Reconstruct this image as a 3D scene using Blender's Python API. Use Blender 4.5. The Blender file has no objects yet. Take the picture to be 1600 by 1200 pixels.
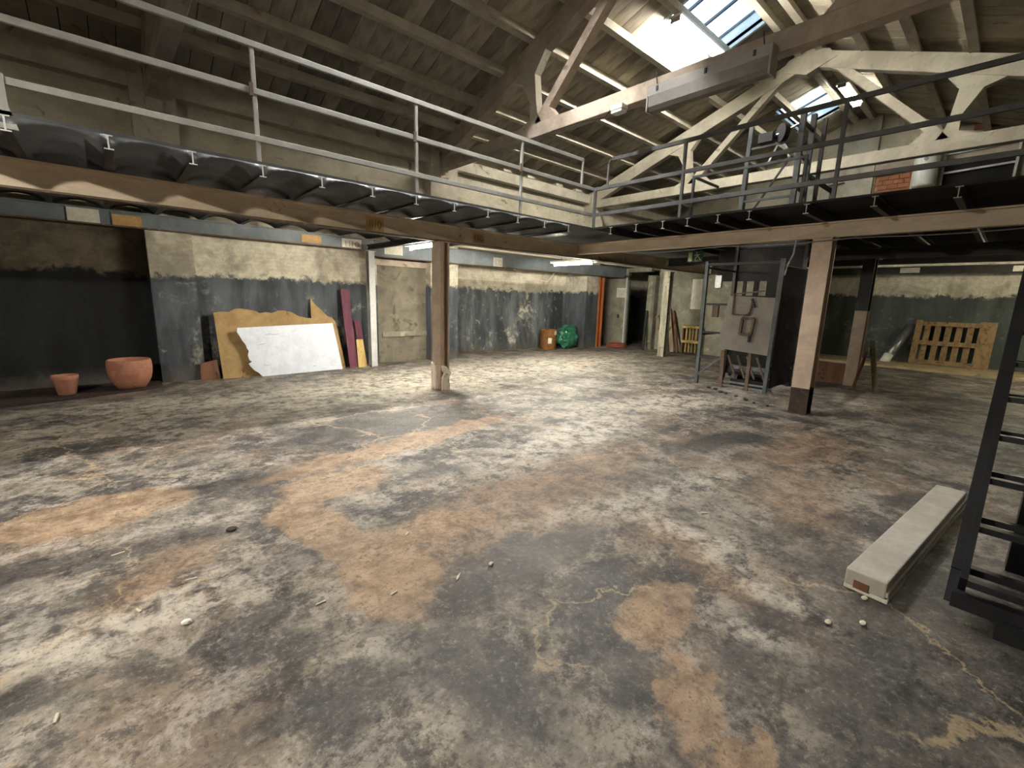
import bpy, bmesh, math, random
from mathutils import Vector, Matrix, noise as mnoise
random.seed(7)
scene = bpy.context.scene
COL = scene.collection

# ------------------------------------------------------------------ camera
CAM_H = 1.6
F_PX, PITCH, ROLL, YAW = 699.3, 0.188307, -0.027586, 0.835498
cp, sp = math.cos(PITCH), math.sin(PITCH)
fw = Vector((math.cos(YAW) * cp, math.sin(YAW) * cp, -sp))
rt0 = Vector((math.sin(YAW), -math.cos(YAW), 0.0))
dn0 = fw.cross(rt0)
cr, sr = math.cos(ROLL), math.sin(ROLL)
rt = rt0 * cr + dn0 * sr
dn = dn0 * cr - rt0 * sr
cam_data = bpy.data.cameras.new("camera")
cam_data.sensor_fit = 'HORIZONTAL'
cam_data.sensor_width = 36.0
cam_data.lens = F_PX / 1600.0 * 36.0
cam_data.clip_start = 0.05
cam_data.clip_end = 200
cam = bpy.data.objects.new("camera", cam_data)
M = Matrix.Identity(4)
up, bk = -dn, -fw
for i in range(3):
    M[i][0], M[i][1], M[i][2] = rt[i], up[i], bk[i]
M[2][3] = CAM_H
cam.matrix_world = M
COL.objects.link(cam)
scene.camera = cam

# ------------------------------------------------------------------ world, sun, exposure
SKY_STRENGTH = 2.2
SUN_STRENGTH = 9.0
TUBE = 320.0
world = bpy.data.worlds.new("sky")
scene.world = world
world.use_nodes = True
wn = world.node_tree
wn.nodes.clear()
wo = wn.nodes.new("ShaderNodeOutputWorld")
wb = wn.nodes.new("ShaderNodeBackground")
wg = wn.nodes.new("ShaderNodeTexCoord")
wns = wn.nodes.new("ShaderNodeTexNoise")
wns.inputs["Scale"].default_value = 2.2
wns.inputs["Detail"].default_value = 6
wr = wn.nodes.new("ShaderNodeValToRGB")
wr.color_ramp.elements[0].position = 0.42
wr.color_ramp.elements[0].color = (0.22, 0.48, 0.95, 1)
wr.color_ramp.elements[1].position = 0.62
wr.color_ramp.elements[1].color = (0.85, 0.95, 1.0, 1)
wn.links.new(wg.outputs["Generated"], wns.inputs["Vector"])
wn.links.new(wns.outputs["Fac"], wr.inputs["Fac"])
wn.links.new(wr.outputs["Color"], wb.inputs["Color"])
wb.inputs["Strength"].default_value = SKY_STRENGTH
wn.links.new(wb.outputs["Background"], wo.inputs["Surface"])

sun_d = bpy.data.lights.new("sun", 'SUN')
sun_d.energy = SUN_STRENGTH
sun_d.angle = 0.01
sun_d.color = (1.0, 0.95, 0.86)
sun = bpy.data.objects.new("sun", sun_d)
sun.rotation_euler = Vector((0.10, 1.0, -0.62)).to_track_quat('-Z', 'Y').to_euler()
sun.location = (4, -10, 14)
COL.objects.link(sun)

scene.view_settings.view_transform = 'Standard'
scene.view_settings.look = 'None'
scene.view_settings.gamma = 1.0
scene.view_settings.use_curve_mapping = False
scene.view_settings.exposure = 1.0
scene.cycles.use_denoising = True
scene.cycles.use_adaptive_sampling = True
scene.cycles.adaptive_threshold = 0.035
scene.cycles.max_bounces = 6
scene.cycles.diffuse_bounces = 4
scene.cycles.glossy_bounces = 3
scene.cycles.transparent_max_bounces = 12
scene.cycles.sample_clamp_indirect = 12.0
scene.cycles.caustics_reflective = False
scene.cycles.caustics_refractive = False


# ------------------------------------------------------------------ materials
def srgb(r, g, b):
    f = lambda c: (c / 255.0 / 12.92) if c <= 10 else ((c / 255.0 + 0.055) / 1.055) ** 2.4
    return (f(r), f(g), f(b), 1.0)


class NT:
    def __init__(s, name):
        s.mat = bpy.data.materials.new(name)
        s.mat.use_nodes = True
        s.t = s.mat.node_tree
        s.t.nodes.clear()
        s.out = s.n("ShaderNodeOutputMaterial")
        s.bsdf = s.n("ShaderNodeBsdfPrincipled")
        s.l(s.bsdf.outputs[0], s.out.inputs["Surface"])
        s.tc = s.n("ShaderNodeTexCoord")
        s.pos = s.tc.outputs["Object"]

    def n(s, typ, **kw):
        nd = s.t.nodes.new(typ)
        for k, v in kw.items():
            setattr(nd, k, v)
        return nd

    def l(s, a, b):
        s.t.links.new(a, b)

    def noise(s, scale, detail=6, rough=0.6, dist=0.0, vec=None, stretch=None):
        nd = s.n("ShaderNodeTexNoise")
        nd.inputs["Scale"].default_value = scale
        nd.inputs["Detail"].default_value = detail
        nd.inputs["Roughness"].default_value = rough
        nd.inputs["Distortion"].default_value = dist
        v = vec or s.pos
        if stretch:
            mp = s.n("ShaderNodeMapping")
            mp.inputs["Scale"].default_value = stretch
            s.l(v, mp.inputs["Vector"])
            v = mp.outputs[0]
        s.l(v, nd.inputs["Vector"])
        return nd.outputs["Fac"]

    def ramp(s, fac, a, b):
        nd = s.n("ShaderNodeMapRange")
        nd.interpolation_type = 'SMOOTHSTEP'
        nd.inputs["From Min"].default_value = a
        nd.inputs["From Max"].default_value = b
        s.l(fac, nd.inputs["Value"])
        return nd.outputs[0]

    def mix(s, fac, a, b):
        nd = s.n("ShaderNodeMix", data_type='RGBA')
        for sock, v in ((nd.inputs[0], fac), (nd.inputs[6], a), (nd.inputs[7], b)):
            if isinstance(v, (tuple, float, int)):
                sock.default_value = v
            else:
                s.l(v, sock)
        return nd.outputs[2]

    def math(s, op, a, b=0.0, clamp=False):
        nd = s.n("ShaderNodeMath", operation=op)
        nd.use_clamp = clamp
        for i, v in enumerate((a, b)):
            if isinstance(v, (float, int)):
                nd.inputs[i].default_value = v
            else:
                s.l(v, nd.inputs[i])
        return nd.outputs[0]

    def sep(s, v=None):
        nd = s.n("ShaderNodeSeparateXYZ")
        s.l(v or s.pos, nd.inputs[0])
        return nd.outputs

    def bump(s, h, strength=0.3, dist=0.02):
        nd = s.n("ShaderNodeBump")
        nd.inputs["Strength"].default_value = strength
        nd.inputs["Distance"].default_value = dist
        s.l(h, nd.inputs["Height"])
        s.l(nd.outputs[0], s.bsdf.inputs["Normal"])

    def fin(s, col, rough=0.8, metal=0.0, spec=0.3):
        if isinstance(col, tuple):
            s.bsdf.inputs["Base Color"].default_value = col
        else:
            s.l(col, s.bsdf.inputs["Base Color"])
        if isinstance(rough, (float, int)):
            s.bsdf.inputs["Roughness"].default_value = rough
        else:
            s.l(rough, s.bsdf.inputs["Roughness"])
        s.bsdf.inputs["Metallic"].default_value = metal
        s.bsdf.inputs["Specular IOR Level"].default_value = spec
        return s.mat


def mottled(name, a, b, c=None, scale=3.0, rough=0.8, metal=0.0, bump=0.25, fine=22.0, stretch=None, cthr=(0.56, 0.68), spec=0.3):
    m = NT(name)
    n1 = m.noise(scale, 6, 0.65, 0.4, stretch=stretch)
    col = m.mix(m.ramp(n1, 0.32, 0.68), a, b)
    n2 = m.noise(fine, 6, 0.7, stretch=stretch)
    col = m.mix(m.math('MULTIPLY', m.ramp(n2, 0.45, 0.75), 0.35), col, tuple(x * 0.55 for x in a[:3]) + (1,))
    if c:
        n3 = m.noise(scale * 1.7, 5, 0.6, 0.8)
        col = m.mix(m.ramp(n3, *cthr), col, c)
    m.bump(n2, bump, 0.01)
    return m.fin(col, rough, metal, spec)


def emissive(name, col, strength):
    m = NT(name)
    m.bsdf.inputs["Base Color"].default_value = (0.9, 0.9, 0.9, 1)
    m.bsdf.inputs["Emission Color"].default_value = col
    m.bsdf.inputs["Emission Strength"].default_value = strength
    return m.mat


def floor_material():
    m = NT("worn_concrete")
    warp = m.n("ShaderNodeTexNoise")
    warp.inputs["Scale"].default_value = 2.6
    warp.inputs["Detail"].default_value = 7
    warp.inputs["Roughness"].default_value = 0.65
    m.l(m.pos, warp.inputs["Vector"])
    sub = m.n("ShaderNodeVectorMath", operation='SUBTRACT')
    m.l(warp.outputs["Color"], sub.inputs[0])
    sub.inputs[1].default_value = (0.5, 0.5, 0.5)
    scl = m.n("ShaderNodeVectorMath", operation='SCALE')
    scl.inputs["Scale"].default_value = 0.55
    m.l(sub.outputs[0], scl.inputs[0])
    add = m.n("ShaderNodeVectorMath", operation='ADD')
    m.l(m.pos, add.inputs[0])
    m.l(scl.outputs[0], add.inputs[1])
    flat = m.n("ShaderNodeVectorMath", operation='MULTIPLY')
    m.l(add.outputs[0], flat.inputs[0])
    flat.inputs[1].default_value = (1, 1, 0)
    wpos = flat.outputs[0]

    def patches(lst, soft=0.35):
        res = None
        for cx, cy, ra, rb, ro in lst:
            mp = m.n("ShaderNodeMapping", vector_type='TEXTURE')
            mp.inputs["Location"].default_value = (cx, cy, 0)
            mp.inputs["Rotation"].default_value = (0, 0, ro)
            mp.inputs["Scale"].default_value = (ra, rb, 1)
            m.l(wpos, mp.inputs["Vector"])
            ln = m.n("ShaderNodeVectorMath", operation='LENGTH')
            m.l(mp.outputs[0], ln.inputs[0])
            r = m.n("ShaderNodeMapRange", interpolation_type='SMOOTHSTEP')
            r.inputs["From Min"].default_value = 1.0 + soft
            r.inputs["From Max"].default_value = 1.0 - soft
            m.l(ln.outputs["Value"], r.inputs["Value"])
            res = r.outputs[0] if res is None else m.math('MAXIMUM', res, r.outputs[0])
        return res
    tan = [[1.1, 2.29, .5, .26, 1.39], [.95, 3.0, .6, .2, 1.76], [1.6, 2.47, .4, .17, 2.94], [1.32, 3.68, .47, .3, -2.96],
           [2.03, 1.03, .34, .13, -3.05], [1.62, .68, .28, .12, .79], [-.21, 4.23, .57, .35, 3.04], [1.55, .37, .15, .08, 2.59],
           [2.38, 4.31, 1.62, .21, -3.0]]
    brown = [[2.3, 2.35, 1.32, .43, -3.1], [5.72, 1.35, .92, .37, 3.05], [.04, 2.96, .4, .15, -2.52], [1.87, .95, .17, .08, 3.13],
             [3.14, 2.53, 1.29, .34, -3.04], [2.71, 1.19, .8, .14, -2.0], [4.2, 1.0, .7, .3, .3]]
    dark = [[2.61, 5.04, 1.43, .6, 3.11], [1.92, 1.84, .55, .23, 3.05], [1.85, 1.31, .34, .17, .12], [2.95, .05, .9, .45, .9], [2.2, .05, .8, .32, .5], [3.3, -.3, .8, .5, 0],  # lower-right ones: oily stain, deepened to paint in shade and light falloff
            [1.03, 1.29, .51, .22, 1.71], [1.51, .97, .25, .14, 1.28], [2.16, .6, .51, .17, -3.03], [.74, 2.71, .44, .12, 3.1],
            [2.27, 1.04, .19, .08, -3.05], [-.2, 3.48, .64, .16, 2.95], [.56, 1.57, .36, .14, 2.96], [4.9, .35, .3, .16, 2.5],
            [5.3, 2.1, .9, .2, 2.9], [.6, 4.2, .8, .15, 3.0]]
    light = [[2.62, .68, .23, .1, 1.49], [2.23, .65, .16, .08, 1.76], [2.88, 1.37, .6, .15, 1.43], [4.08, 3.33, 1.5, .38, -3.06],  # the wide mid-floor one paints in the skylight's sheen
             [.02, 2.65, .59, .2, -3.14], [3.33, 1.84, 1.23, .16, 2.93], [6.5, 7.6, 5.5, 1.3, -3.09], [2.0, 7.6, 2.5, .5, 3.0],
             [6.6, 3.6, 1.6, .5, 2.8]]
    offs = []
    for k in range(3):
        ov = m.n("ShaderNodeVectorMath", operation='ADD')
        m.l(m.pos, ov.inputs[0])
        ov.inputs[1].default_value = (17.3 * (k + 1), 5.1 * k, 3.7 * k)
        offs.append(ov.outputs[0])
    n_big = m.noise(0.6, 8, 0.65, 0.3)
    n_mid = m.noise(1.9, 8, 0.70, 0.25)
    n_sm = m.noise(6.0, 7, 0.75, 0.2)
    n_fine = m.noise(34, 5, 0.75)
    n_grit = m.noise(130, 4, 0.7)
    n_blot = m.noise(1.25, 9, 0.72, 0.15, vec=offs[0])
    n_scuff = m.noise(3.4, 8, 0.78, 0.3, vec=offs[1])
    n_film = m.noise(0.8, 6, 0.68, 0.2, vec=offs[2])
    col = m.mix(m.ramp(n_mid, 0.38, 0.62), srgb(84, 81, 79), srgb(150, 143, 133))
    col = m.mix(m.math('MULTIPLY', m.ramp(n_film, 0.49, 0.60), 0.6), col, srgb(126, 110, 96))
    col = m.mix(m.math('MULTIPLY', m.ramp(n_blot, 0.515, 0.57), 0.75), col, m.mix(m.ramp(n_sm, .4, .6), srgb(48, 47, 50), srgb(84, 82, 82)))
    col = m.mix(m.math('MULTIPLY', m.ramp(n_scuff, 0.50, 0.61), 0.48), col, srgb(184, 177, 169))
    col = m.mix(m.math('MULTIPLY', m.ramp(n_sm, 0.46, 0.38), 0.6), col, srgb(58, 54, 52))
    # stains and repairs, with some shade and sheen painted in
    pb = m.math('MULTIPLY', patches(brown, .55), 0.65)
    col = m.mix(pb, col, m.mix(m.ramp(n_sm, .38, .62), srgb(116, 98, 84), srgb(166, 144, 122)))
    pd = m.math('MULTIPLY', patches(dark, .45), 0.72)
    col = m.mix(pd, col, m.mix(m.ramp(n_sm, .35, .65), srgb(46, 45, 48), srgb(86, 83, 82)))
    pl = m.math('MULTIPLY', patches(light, .6), m.ramp(n_sm, .38, .6))
    col = m.mix(m.math('MULTIPLY', pl, .75), col, srgb(192, 185, 175))
    pt = patches(tan, .16)
    col = m.mix(m.math('MULTIPLY', pt, m.math('ADD', .45, m.math('MULTIPLY', m.ramp(n_fine, .36, .60), .4))), col, m.mix(m.ramp(n_sm, .36, .64), srgb(140, 117, 95), srgb(178, 156, 132)))
    # crack network filled with pale grit
    vor = m.n("ShaderNodeTexVoronoi", feature='DISTANCE_TO_EDGE')
    vor.inputs["Scale"].default_value = 0.62
    m.l(wpos, vor.inputs["Vector"])
    crack = m.ramp(vor.outputs["Distance"], 0.008, 0.002)
    crack = m.math('MULTIPLY', crack, m.ramp(n_big, .47, .55))
    col = m.mix(m.math('MULTIPLY', crack, .55), col, srgb(182, 164, 134))
    n_med = m.noise(14, 6, .75, .2)
    col = m.mix(m.math('MULTIPLY', m.ramp(n_med, .53, .64), .3), col, srgb(60, 56, 54))
    col = m.mix(m.math('MULTIPLY', m.ramp(n_med, .45, .34), .24), col, srgb(186, 176, 160))
    # small dark spots and pits
    v2 = m.n("ShaderNodeTexVoronoi", feature='F1')
    v2.inputs["Scale"].default_value = 7.0
    m.l(add.outputs[0], v2.inputs["Vector"])
    spots = m.math('MULTIPLY', m.ramp(v2.outputs["Distance"], .26, .16), m.ramp(n_mid, .52, .6))
    col = m.mix(m.math('MULTIPLY', spots, .55), col, srgb(66, 58, 54))
    col = m.mix(m.math('MULTIPLY', m.ramp(n_fine, .52, .68), .6), col, srgb(56, 52, 50))
    col = m.mix(m.math('MULTIPLY', m.ramp(n_fine, .46, .30), .35), col, srgb(190, 182, 168))
    col = m.mix(m.math('MULTIPLY', m.ramp(n_grit, .62, .76), .5), col, srgb(206, 196, 180))
    gm = m.n("ShaderNodeGamma")
    gm.inputs["Gamma"].default_value = 1.28
    m.l(col, gm.inputs["Color"])
    vm = m.n("ShaderNodeVectorMath", operation='SCALE')
    vm.inputs["Scale"].default_value = 1.27
    m.l(gm.outputs[0], vm.inputs[0])
    col = vm.outputs[0]
    h = m.math('ADD', m.math('MULTIPLY', n_fine, .5), m.math('MULTIPLY', n_sm, .9))
    h = m.math('ADD', h, m.math('MULTIPLY', n_grit, .15))
    m.bump(h, .45, .02)
    rough = m.math('ADD', m.math('MULTIPLY', n_sm, .45), m.math('SUBTRACT', .42, m.math('MULTIPLY', pd, .22)))
    return m.fin(col, rough, 0.0, .42)


def wall_material(name, split, light_a, light_b, dark_a, dark_b, brick=True, worn=0.5):
    m = NT(name)
    xyz = m.sep()
    n1 = m.noise(1.3, 7, .6, .6)
    n2 = m.noise(6, 8, .7, .5)
    n3 = m.noise(30, 6, .7)
    nstreak = m.noise(2.2, 6, .65, .3, stretch=(1.0, 1.0, .22))
    lc = m.mix(m.ramp(n2, .35, .65), light_a, light_b)
    lc = m.mix(m.math('MULTIPLY', m.ramp(n1, .46, .64), .7), lc, tuple(x * .5 for x in light_a[:3]) + (1,))
    dc = m.mix(m.ramp(nstreak, .35, .7), dark_a, dark_b)
    dc = m.mix(m.math('MULTIPLY', m.ramp(n2, .58, .74), worn), dc, light_b)
    nw = m.noise(.55, 9, .72, .3)
    dc = m.mix(m.math('MULTIPLY', m.ramp(nw, .55, .63), worn), dc, m.mix(m.ramp(n2, .4, .6), dark_b, light_b))
    zj = m.math('ADD', xyz[2], m.math('MULTIPLY', m.math('SUBTRACT', n2, .5), .42))
    zj = m.math('ADD', zj, m.math('MULTIPLY', m.math('SUBTRACT', n1, .5), .40))
    f = m.ramp(zj, split - .05, split + .05)
    col = m.mix(f, dc, lc)
    damp = m.math('MULTIPLY', m.ramp(zj, .35, .0), .6)
    col = m.mix(damp, col, srgb(96, 90, 82))
    h = m.math('ADD', m.math('MULTIPLY', n3, .4), m.math('MULTIPLY', n2, .6))
    if brick:
        comb = m.n("ShaderNodeCombineXYZ")
        m.l(m.math('ADD', xyz[0], xyz[1]), comb.inputs[0])
        m.l(xyz[2], comb.inputs[1])
        bt = m.n("ShaderNodeTexBrick")
        bt.inputs["Scale"].default_value = 1.0
        bt.inputs["Brick Width"].default_value = .29
        bt.inputs["Row Height"].default_value = .075
        bt.inputs["Mortar Size"].default_value = .007
        bt.inputs["Color1"].default_value = (1, 1, 1, 1)
        bt.inputs["Color2"].default_value = (.8, .8, .8, 1)
        bt.inputs["Mortar"].default_value = (0, 0, 0, 1)
        m.l(comb.outputs[0], bt.inputs["Vector"])
        bw = m.n("ShaderNodeRGBToBW")
        m.l(bt.outputs["Color"], bw.inputs[0])
        bm = m.math('MULTIPLY', bw.outputs[0], f)
        h = m.math('ADD', h, m.math('MULTIPLY', bm, .45))
        mort = m.math('MULTIPLY', m.math('SUBTRACT', 1.0, bw.outputs[0], True), m.math('MULTIPLY', f, .14))
        col = m.mix(mort, col, tuple(x * .4 for x in light_a[:3]) + (1,))
    m.bump(h, .5, .02)
    return m.fin(col, .85, 0, .2)


MAT = {}
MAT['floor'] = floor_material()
MAT['wall'] = wall_material("painted_plaster_wall", 1.86, srgb(176, 166, 148), srgb(205, 198, 180), srgb(58, 61, 66), srgb(92, 97, 102), True, .35)
MAT['wall_far'] = wall_material("painted_brick_wall", 2.02, srgb(184, 178, 158), srgb(214, 208, 190), srgb(62, 68, 66), srgb(84, 90, 86), True, .18)
MAT['wall_black'] = wall_material("shade_toned_bay_wall", 1.86, srgb(86, 78, 66), srgb(106, 97, 82), srgb(24, 24, 25), srgb(34, 35, 36), True, .10)  # near-black dado paint; upper band darkened to paint in the gallery's shade
MAT['wall_worn'] = wall_material("scuffed_bay_wall", 1.86, srgb(190, 180, 158), srgb(218, 210, 190), srgb(62, 65, 70), srgb(124, 128, 130), True, .75)
MAT['wall_up'] = mottled("whitewashed_wall", srgb(196, 190, 170), srgb(168, 160, 140), srgb(120, 108, 92), 1.6, .9, bump=.4, cthr=(.6, .74))
MAT['cement'] = mottled("rough_cement", srgb(150, 146, 128), srgb(116, 112, 98), srgb(176, 168, 146), 2.2, .9, bump=.35, cthr=(.58, .72))
MAT['cement_dark'] = mottled("cement_infill", srgb(136, 128, 112), srgb(106, 99, 88), srgb(86, 80, 72), 1.8, .9, bump=.3, cthr=(.52, .68))
MAT['concrete_white'] = mottled("whitewashed_concrete", srgb(196, 190, 172), srgb(168, 160, 144), srgb(136, 122, 106), 2.0, .85, bump=.3, cthr=(.6, .75))
MAT['concrete_brown'] = mottled("brownish_concrete", srgb(188, 174, 158), srgb(158, 144, 130), srgb(122, 106, 94), 2.0, .9, bump=.3, cthr=(.6, .75))
MAT['slab'] = mottled("ceramic_roof_slab", srgb(186, 176, 156), srgb(148, 138, 122), srgb(160, 108, 78), 1.4, .9, bump=.4, cthr=(.64, .74))
MAT['slab_dark'] = mottled("sooty_roof_slab", srgb(150, 140, 124), srgb(116, 108, 98), srgb(124, 80, 62), 1.4, .9, bump=.4, cthr=(.62, .72))
MAT['roof_cover'] = mottled("roof_underlay", srgb(52, 46, 42), srgb(40, 36, 34), None, 2, .95)
MAT['rail'] = mottled("grey_rail_paint", srgb(158, 158, 152), srgb(138, 137, 132), srgb(140, 116, 96), 3, .5, bump=.08, cthr=(.66, .8), spec=.5)
MAT['rail_dark'] = mottled("dark_rail_paint", srgb(84, 84, 84), srgb(66, 66, 66), srgb(92, 76, 64), 3, .5, bump=.08, cthr=(.66, .8), spec=.5)
MAT['beam'] = mottled("tan_beam_paint", srgb(208, 192, 168), srgb(188, 170, 146), srgb(134, 108, 84), 2.2, .6, bump=.12, stretch=(1, 1, 3), cthr=(.64, .74), spec=.4)
MAT['rust'] = mottled("rusty_flange", srgb(108, 92, 78), srgb(84, 70, 60), srgb(138, 116, 94), 5, .8, bump=.3)
MAT['rust_dark'] = mottled("damp_rust", srgb(70, 54, 46), srgb(50, 40, 35), srgb(92, 70, 54), 5, .7, bump=.3)
MAT['post'] = mottled("brown_post_paint", srgb(190, 170, 150), srgb(168, 148, 130), srgb(116, 92, 74), 3, .55, bump=.12, cthr=(.68, .78), spec=.4)
MAT['dark_steel'] = mottled("dark_steel", srgb(58, 56, 54), srgb(42, 41, 40), srgb(74, 62, 52), 4, .55, .2, bump=.12, spec=.4)
MAT['black_steel'] = mottled("black_painted_steel", srgb(34, 35, 38), srgb(24, 24, 27), None, 4, .45, .1, bump=.1, spec=.5)
MAT['near_black'] = mottled("near_black_deck_sheet", srgb(40, 39, 37), srgb(30, 29, 28), srgb(52, 46, 40), 2, .85, bump=.1, spec=.15)  # near-black finish for the right deck plate and hoist panels
MAT['blue_beam'] = mottled("blue_grey_beam_paint", srgb(126, 132, 136), srgb(104, 110, 114), srgb(90, 82, 72), 2, .6, bump=.1, cthr=(.66, .78))
MAT['soffit'] = mottled("dark_sheet_soffit", srgb(78, 80, 82), srgb(58, 60, 62), srgb(88, 78, 68), 2, .5, .2, bump=.05, cthr=(.66, .78), spec=.5)
MAT['white_steel'] = mottled("pale_column_paint", srgb(206, 206, 204), srgb(184, 184, 182), srgb(136, 120, 104), 3, .5, bump=.08, cthr=(.68, .8))
MAT['pale_wood'] = mottled("weathered_timber", srgb(176, 170, 150), srgb(134, 128, 112), srgb(84, 76, 64), 4, .8, bump=.2, stretch=(2, 2, .3))
MAT['orange'] = mottled("orange_paint", srgb(178, 106, 64), srgb(150, 86, 52), srgb(104, 70, 50), 4, .6, bump=.1, stretch=(2, 2, .4), cthr=(.62, .72))
MAT['plaster'] = mottled("broken_plaster", srgb(250, 243, 234), srgb(234, 222, 206), srgb(170, 148, 130), 9, .9, bump=.4)
MAT['cardboard'] = mottled("tan_board", srgb(172, 144, 102), srgb(146, 118, 80), srgb(116, 88, 58), 3, .85, bump=.12, cthr=(.6, .74))
MAT['white_board'] = mottled("white_board", srgb(226, 230, 240), srgb(210, 215, 228), srgb(180, 184, 194), 5, .45, bump=.04, cthr=(.7, .8), spec=.4)
MAT['board_edge'] = mottled("broken_board_core", srgb(230, 226, 214), srgb(206, 198, 180), None, 14, .9, bump=.4)
MAT['purple'] = mottled("maroon_plank_paint", srgb(112, 62, 78), srgb(88, 48, 62), srgb(120, 84, 84), 4, .7, bump=.12, stretch=(2, 2, .3), cthr=(.66, .8))
MAT['brown_wood'] = mottled("brown_wood", srgb(122, 86, 64), srgb(96, 66, 50), srgb(70, 48, 36), 4, .8, bump=.2, stretch=(2, 2, .3))
MAT['yellow_wood'] = mottled("pale_yellow_wood", srgb(206, 180, 120), srgb(182, 152, 94), srgb(140, 108, 66), 5, .8, bump=.15, stretch=(2, 2, .5))
MAT['pallet'] = mottled("pallet_wood", srgb(146, 122, 88), srgb(120, 98, 68), srgb(88, 70, 50), 5, .85, bump=.2, stretch=(1, 2, 1))
MAT['grey_wood'] = mottled("old_grey_plank", srgb(156, 140, 114), srgb(126, 112, 92), srgb(84, 72, 58), 5, .9, bump=.2, stretch=(2, 2, .3))
MAT['terracotta'] = mottled("terracotta", srgb(166, 116, 94), srgb(146, 98, 78), srgb(186, 150, 130), 7, .8, bump=.15, cthr=(.62, .76))
MAT['terra_in'] = mottled("terracotta_inside", srgb(120, 66, 46), srgb(96, 54, 40), None, 7, .9)
MAT['green_bag'] = mottled("green_plastic", srgb(52, 120, 92), srgb(38, 98, 74), srgb(96, 152, 128), 6, .32, bump=.1, spec=.5)
MAT['drum'] = mottled("brown_fibre_drum", srgb(156, 108, 66), srgb(134, 90, 54), srgb(100, 68, 42), 6, .7, bump=.1)
MAT['paper'] = mottled("white_paper", srgb(222, 218, 204), srgb(204, 198, 182), None, 6, .9, bump=.05)
MAT['tan_paper'] = mottled("aged_paper", srgb(196, 160, 108), srgb(172, 138, 92), None, 6, .9, bump=.05)
MAT['ink'] = mottled("dark_ink", srgb(70, 58, 48), srgb(56, 46, 40), None, 6, .9)
MAT['galv'] = mottled("galvanised_steel", srgb(150, 152, 152), srgb(120, 122, 122), srgb(190, 190, 190), 6, .35, .7, bump=.08)
MAT['white_paint'] = mottled("white_enamel", srgb(232, 232, 226), srgb(214, 213, 206), srgb(190, 184, 170), 3, .35, bump=.04, cthr=(.7, .85), spec=.5)
MAT['fixture'] = mottled("grey_fixture", srgb(160, 156, 150), srgb(140, 136, 130), srgb(112, 104, 96), 3, .5, bump=.06, cthr=(.68, .8))
MAT['diffuser'] = mottled("dusty_diffuser", srgb(124, 119, 112), srgb(106, 101, 95), None, 3, .4, bump=.05)
MAT['machine'] = mottled("brown_grey_plate", srgb(138, 131, 125), srgb(124, 117, 111), srgb(146, 139, 132), 3, .6, bump=.06, cthr=(.64, .8))
MAT['grey_steel'] = mottled("blue_grey_steel", srgb(96, 100, 102), srgb(76, 80, 82), srgb(96, 80, 68), 4, .5, .1, bump=.1, cthr=(.66, .8))
MAT['red_hose'] = mottled("red_hose", srgb(156, 84, 64), srgb(130, 66, 52), None, 5, .6)
MAT['brick'] = mottled("orange_brick", srgb(168, 114, 84), srgb(146, 94, 68), srgb(186, 146, 116), 6, .9, bump=.3, cthr=(.6, .75))
MAT['mortar'] = mottled("mortar", srgb(168, 150, 120), srgb(142, 126, 100), None, 8, .95, bump=.3)
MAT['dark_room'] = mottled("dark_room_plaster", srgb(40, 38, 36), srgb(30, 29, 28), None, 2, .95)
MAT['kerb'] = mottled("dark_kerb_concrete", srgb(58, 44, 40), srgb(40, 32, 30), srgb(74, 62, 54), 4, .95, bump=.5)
MAT['kerb_pale'] = mottled("pale_kerb_concrete", srgb(190, 172, 132), srgb(160, 144, 112), srgb(120, 106, 84), 2, .9, bump=.3)
MAT['beam_white'] = mottled("worn_white_paint", srgb(184, 179, 168), srgb(164, 158, 147), srgb(118, 106, 92), 4, .5, bump=.1, cthr=(.66, .76), spec=.4)
MAT['rubber'] = mottled("black_rubber", srgb(24, 24, 24), srgb(18, 18, 18), None, 5, .6)
MAT['stone'] = mottled("pale_pebble", srgb(206, 198, 182), srgb(180, 172, 156), None, 20, .9)
MAT['dark_stone'] = mottled("dark_rubble", srgb(70, 64, 60), srgb(52, 48, 46), None, 20, .9)
MAT['sign_green'] = mottled("exit_sign_green", srgb(40, 62, 44), srgb(34, 54, 38), None, 4, .4)
MAT['sign_pale'] = mottled("exit_sign_pale", srgb(170, 180, 130), srgb(150, 160, 116), None, 4, .5)
MAT['tube'] = emissive("lit_tube", (1.0, 0.96, 0.82, 1), TUBE * 1.7)
MAT['tube_dim'] = emissive("lit_tube_dim", (1.0, 0.92, 0.68, 1), TUBE * 0.7)
MAT['tube_far'] = emissive("lit_tube_far", (1.0, 0.97, 0.86, 1), TUBE * 0.2)
MAT['tube_hall'] = emissive("lit_bulb_warm", (1.0, 0.94, 0.82, 1), TUBE * 8.0)
MAT['tube_roof'] = emissive("lit_tube_roof", (1.0, 0.96, 0.85, 1), TUBE * 1.1)
MAT['tube_near'] = emissive("lit_tube_near", (1.0, 0.97, 0.93, 1), TUBE * 2.25)
MAT['tube_off'] = mottled("unlit_tube", srgb(226, 226, 220), srgb(214, 214, 208), None, 3, .3)


def glass_material():
    m = NT("dusty_glass")
    m.t.nodes.remove(m.bsdf)
    tr = m.n("ShaderNodeBsdfTransparent")
    tr.inputs[0].default_value = (.86, .92, .94, 1)
    gl = m.n("ShaderNodeBsdfGlossy")
    gl.inputs["Roughness"].default_value = .08
    mx = m.n("ShaderNodeMixShader")
    mx.inputs[0].default_value = .07
    m.l(tr.outputs[0], mx.inputs[1])
    m.l(gl.outputs[0], mx.inputs[2])
    m.l(mx.outputs[0], m.out.inputs["Surface"])
    return m.mat


MAT['glass'] = glass_material()


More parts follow.
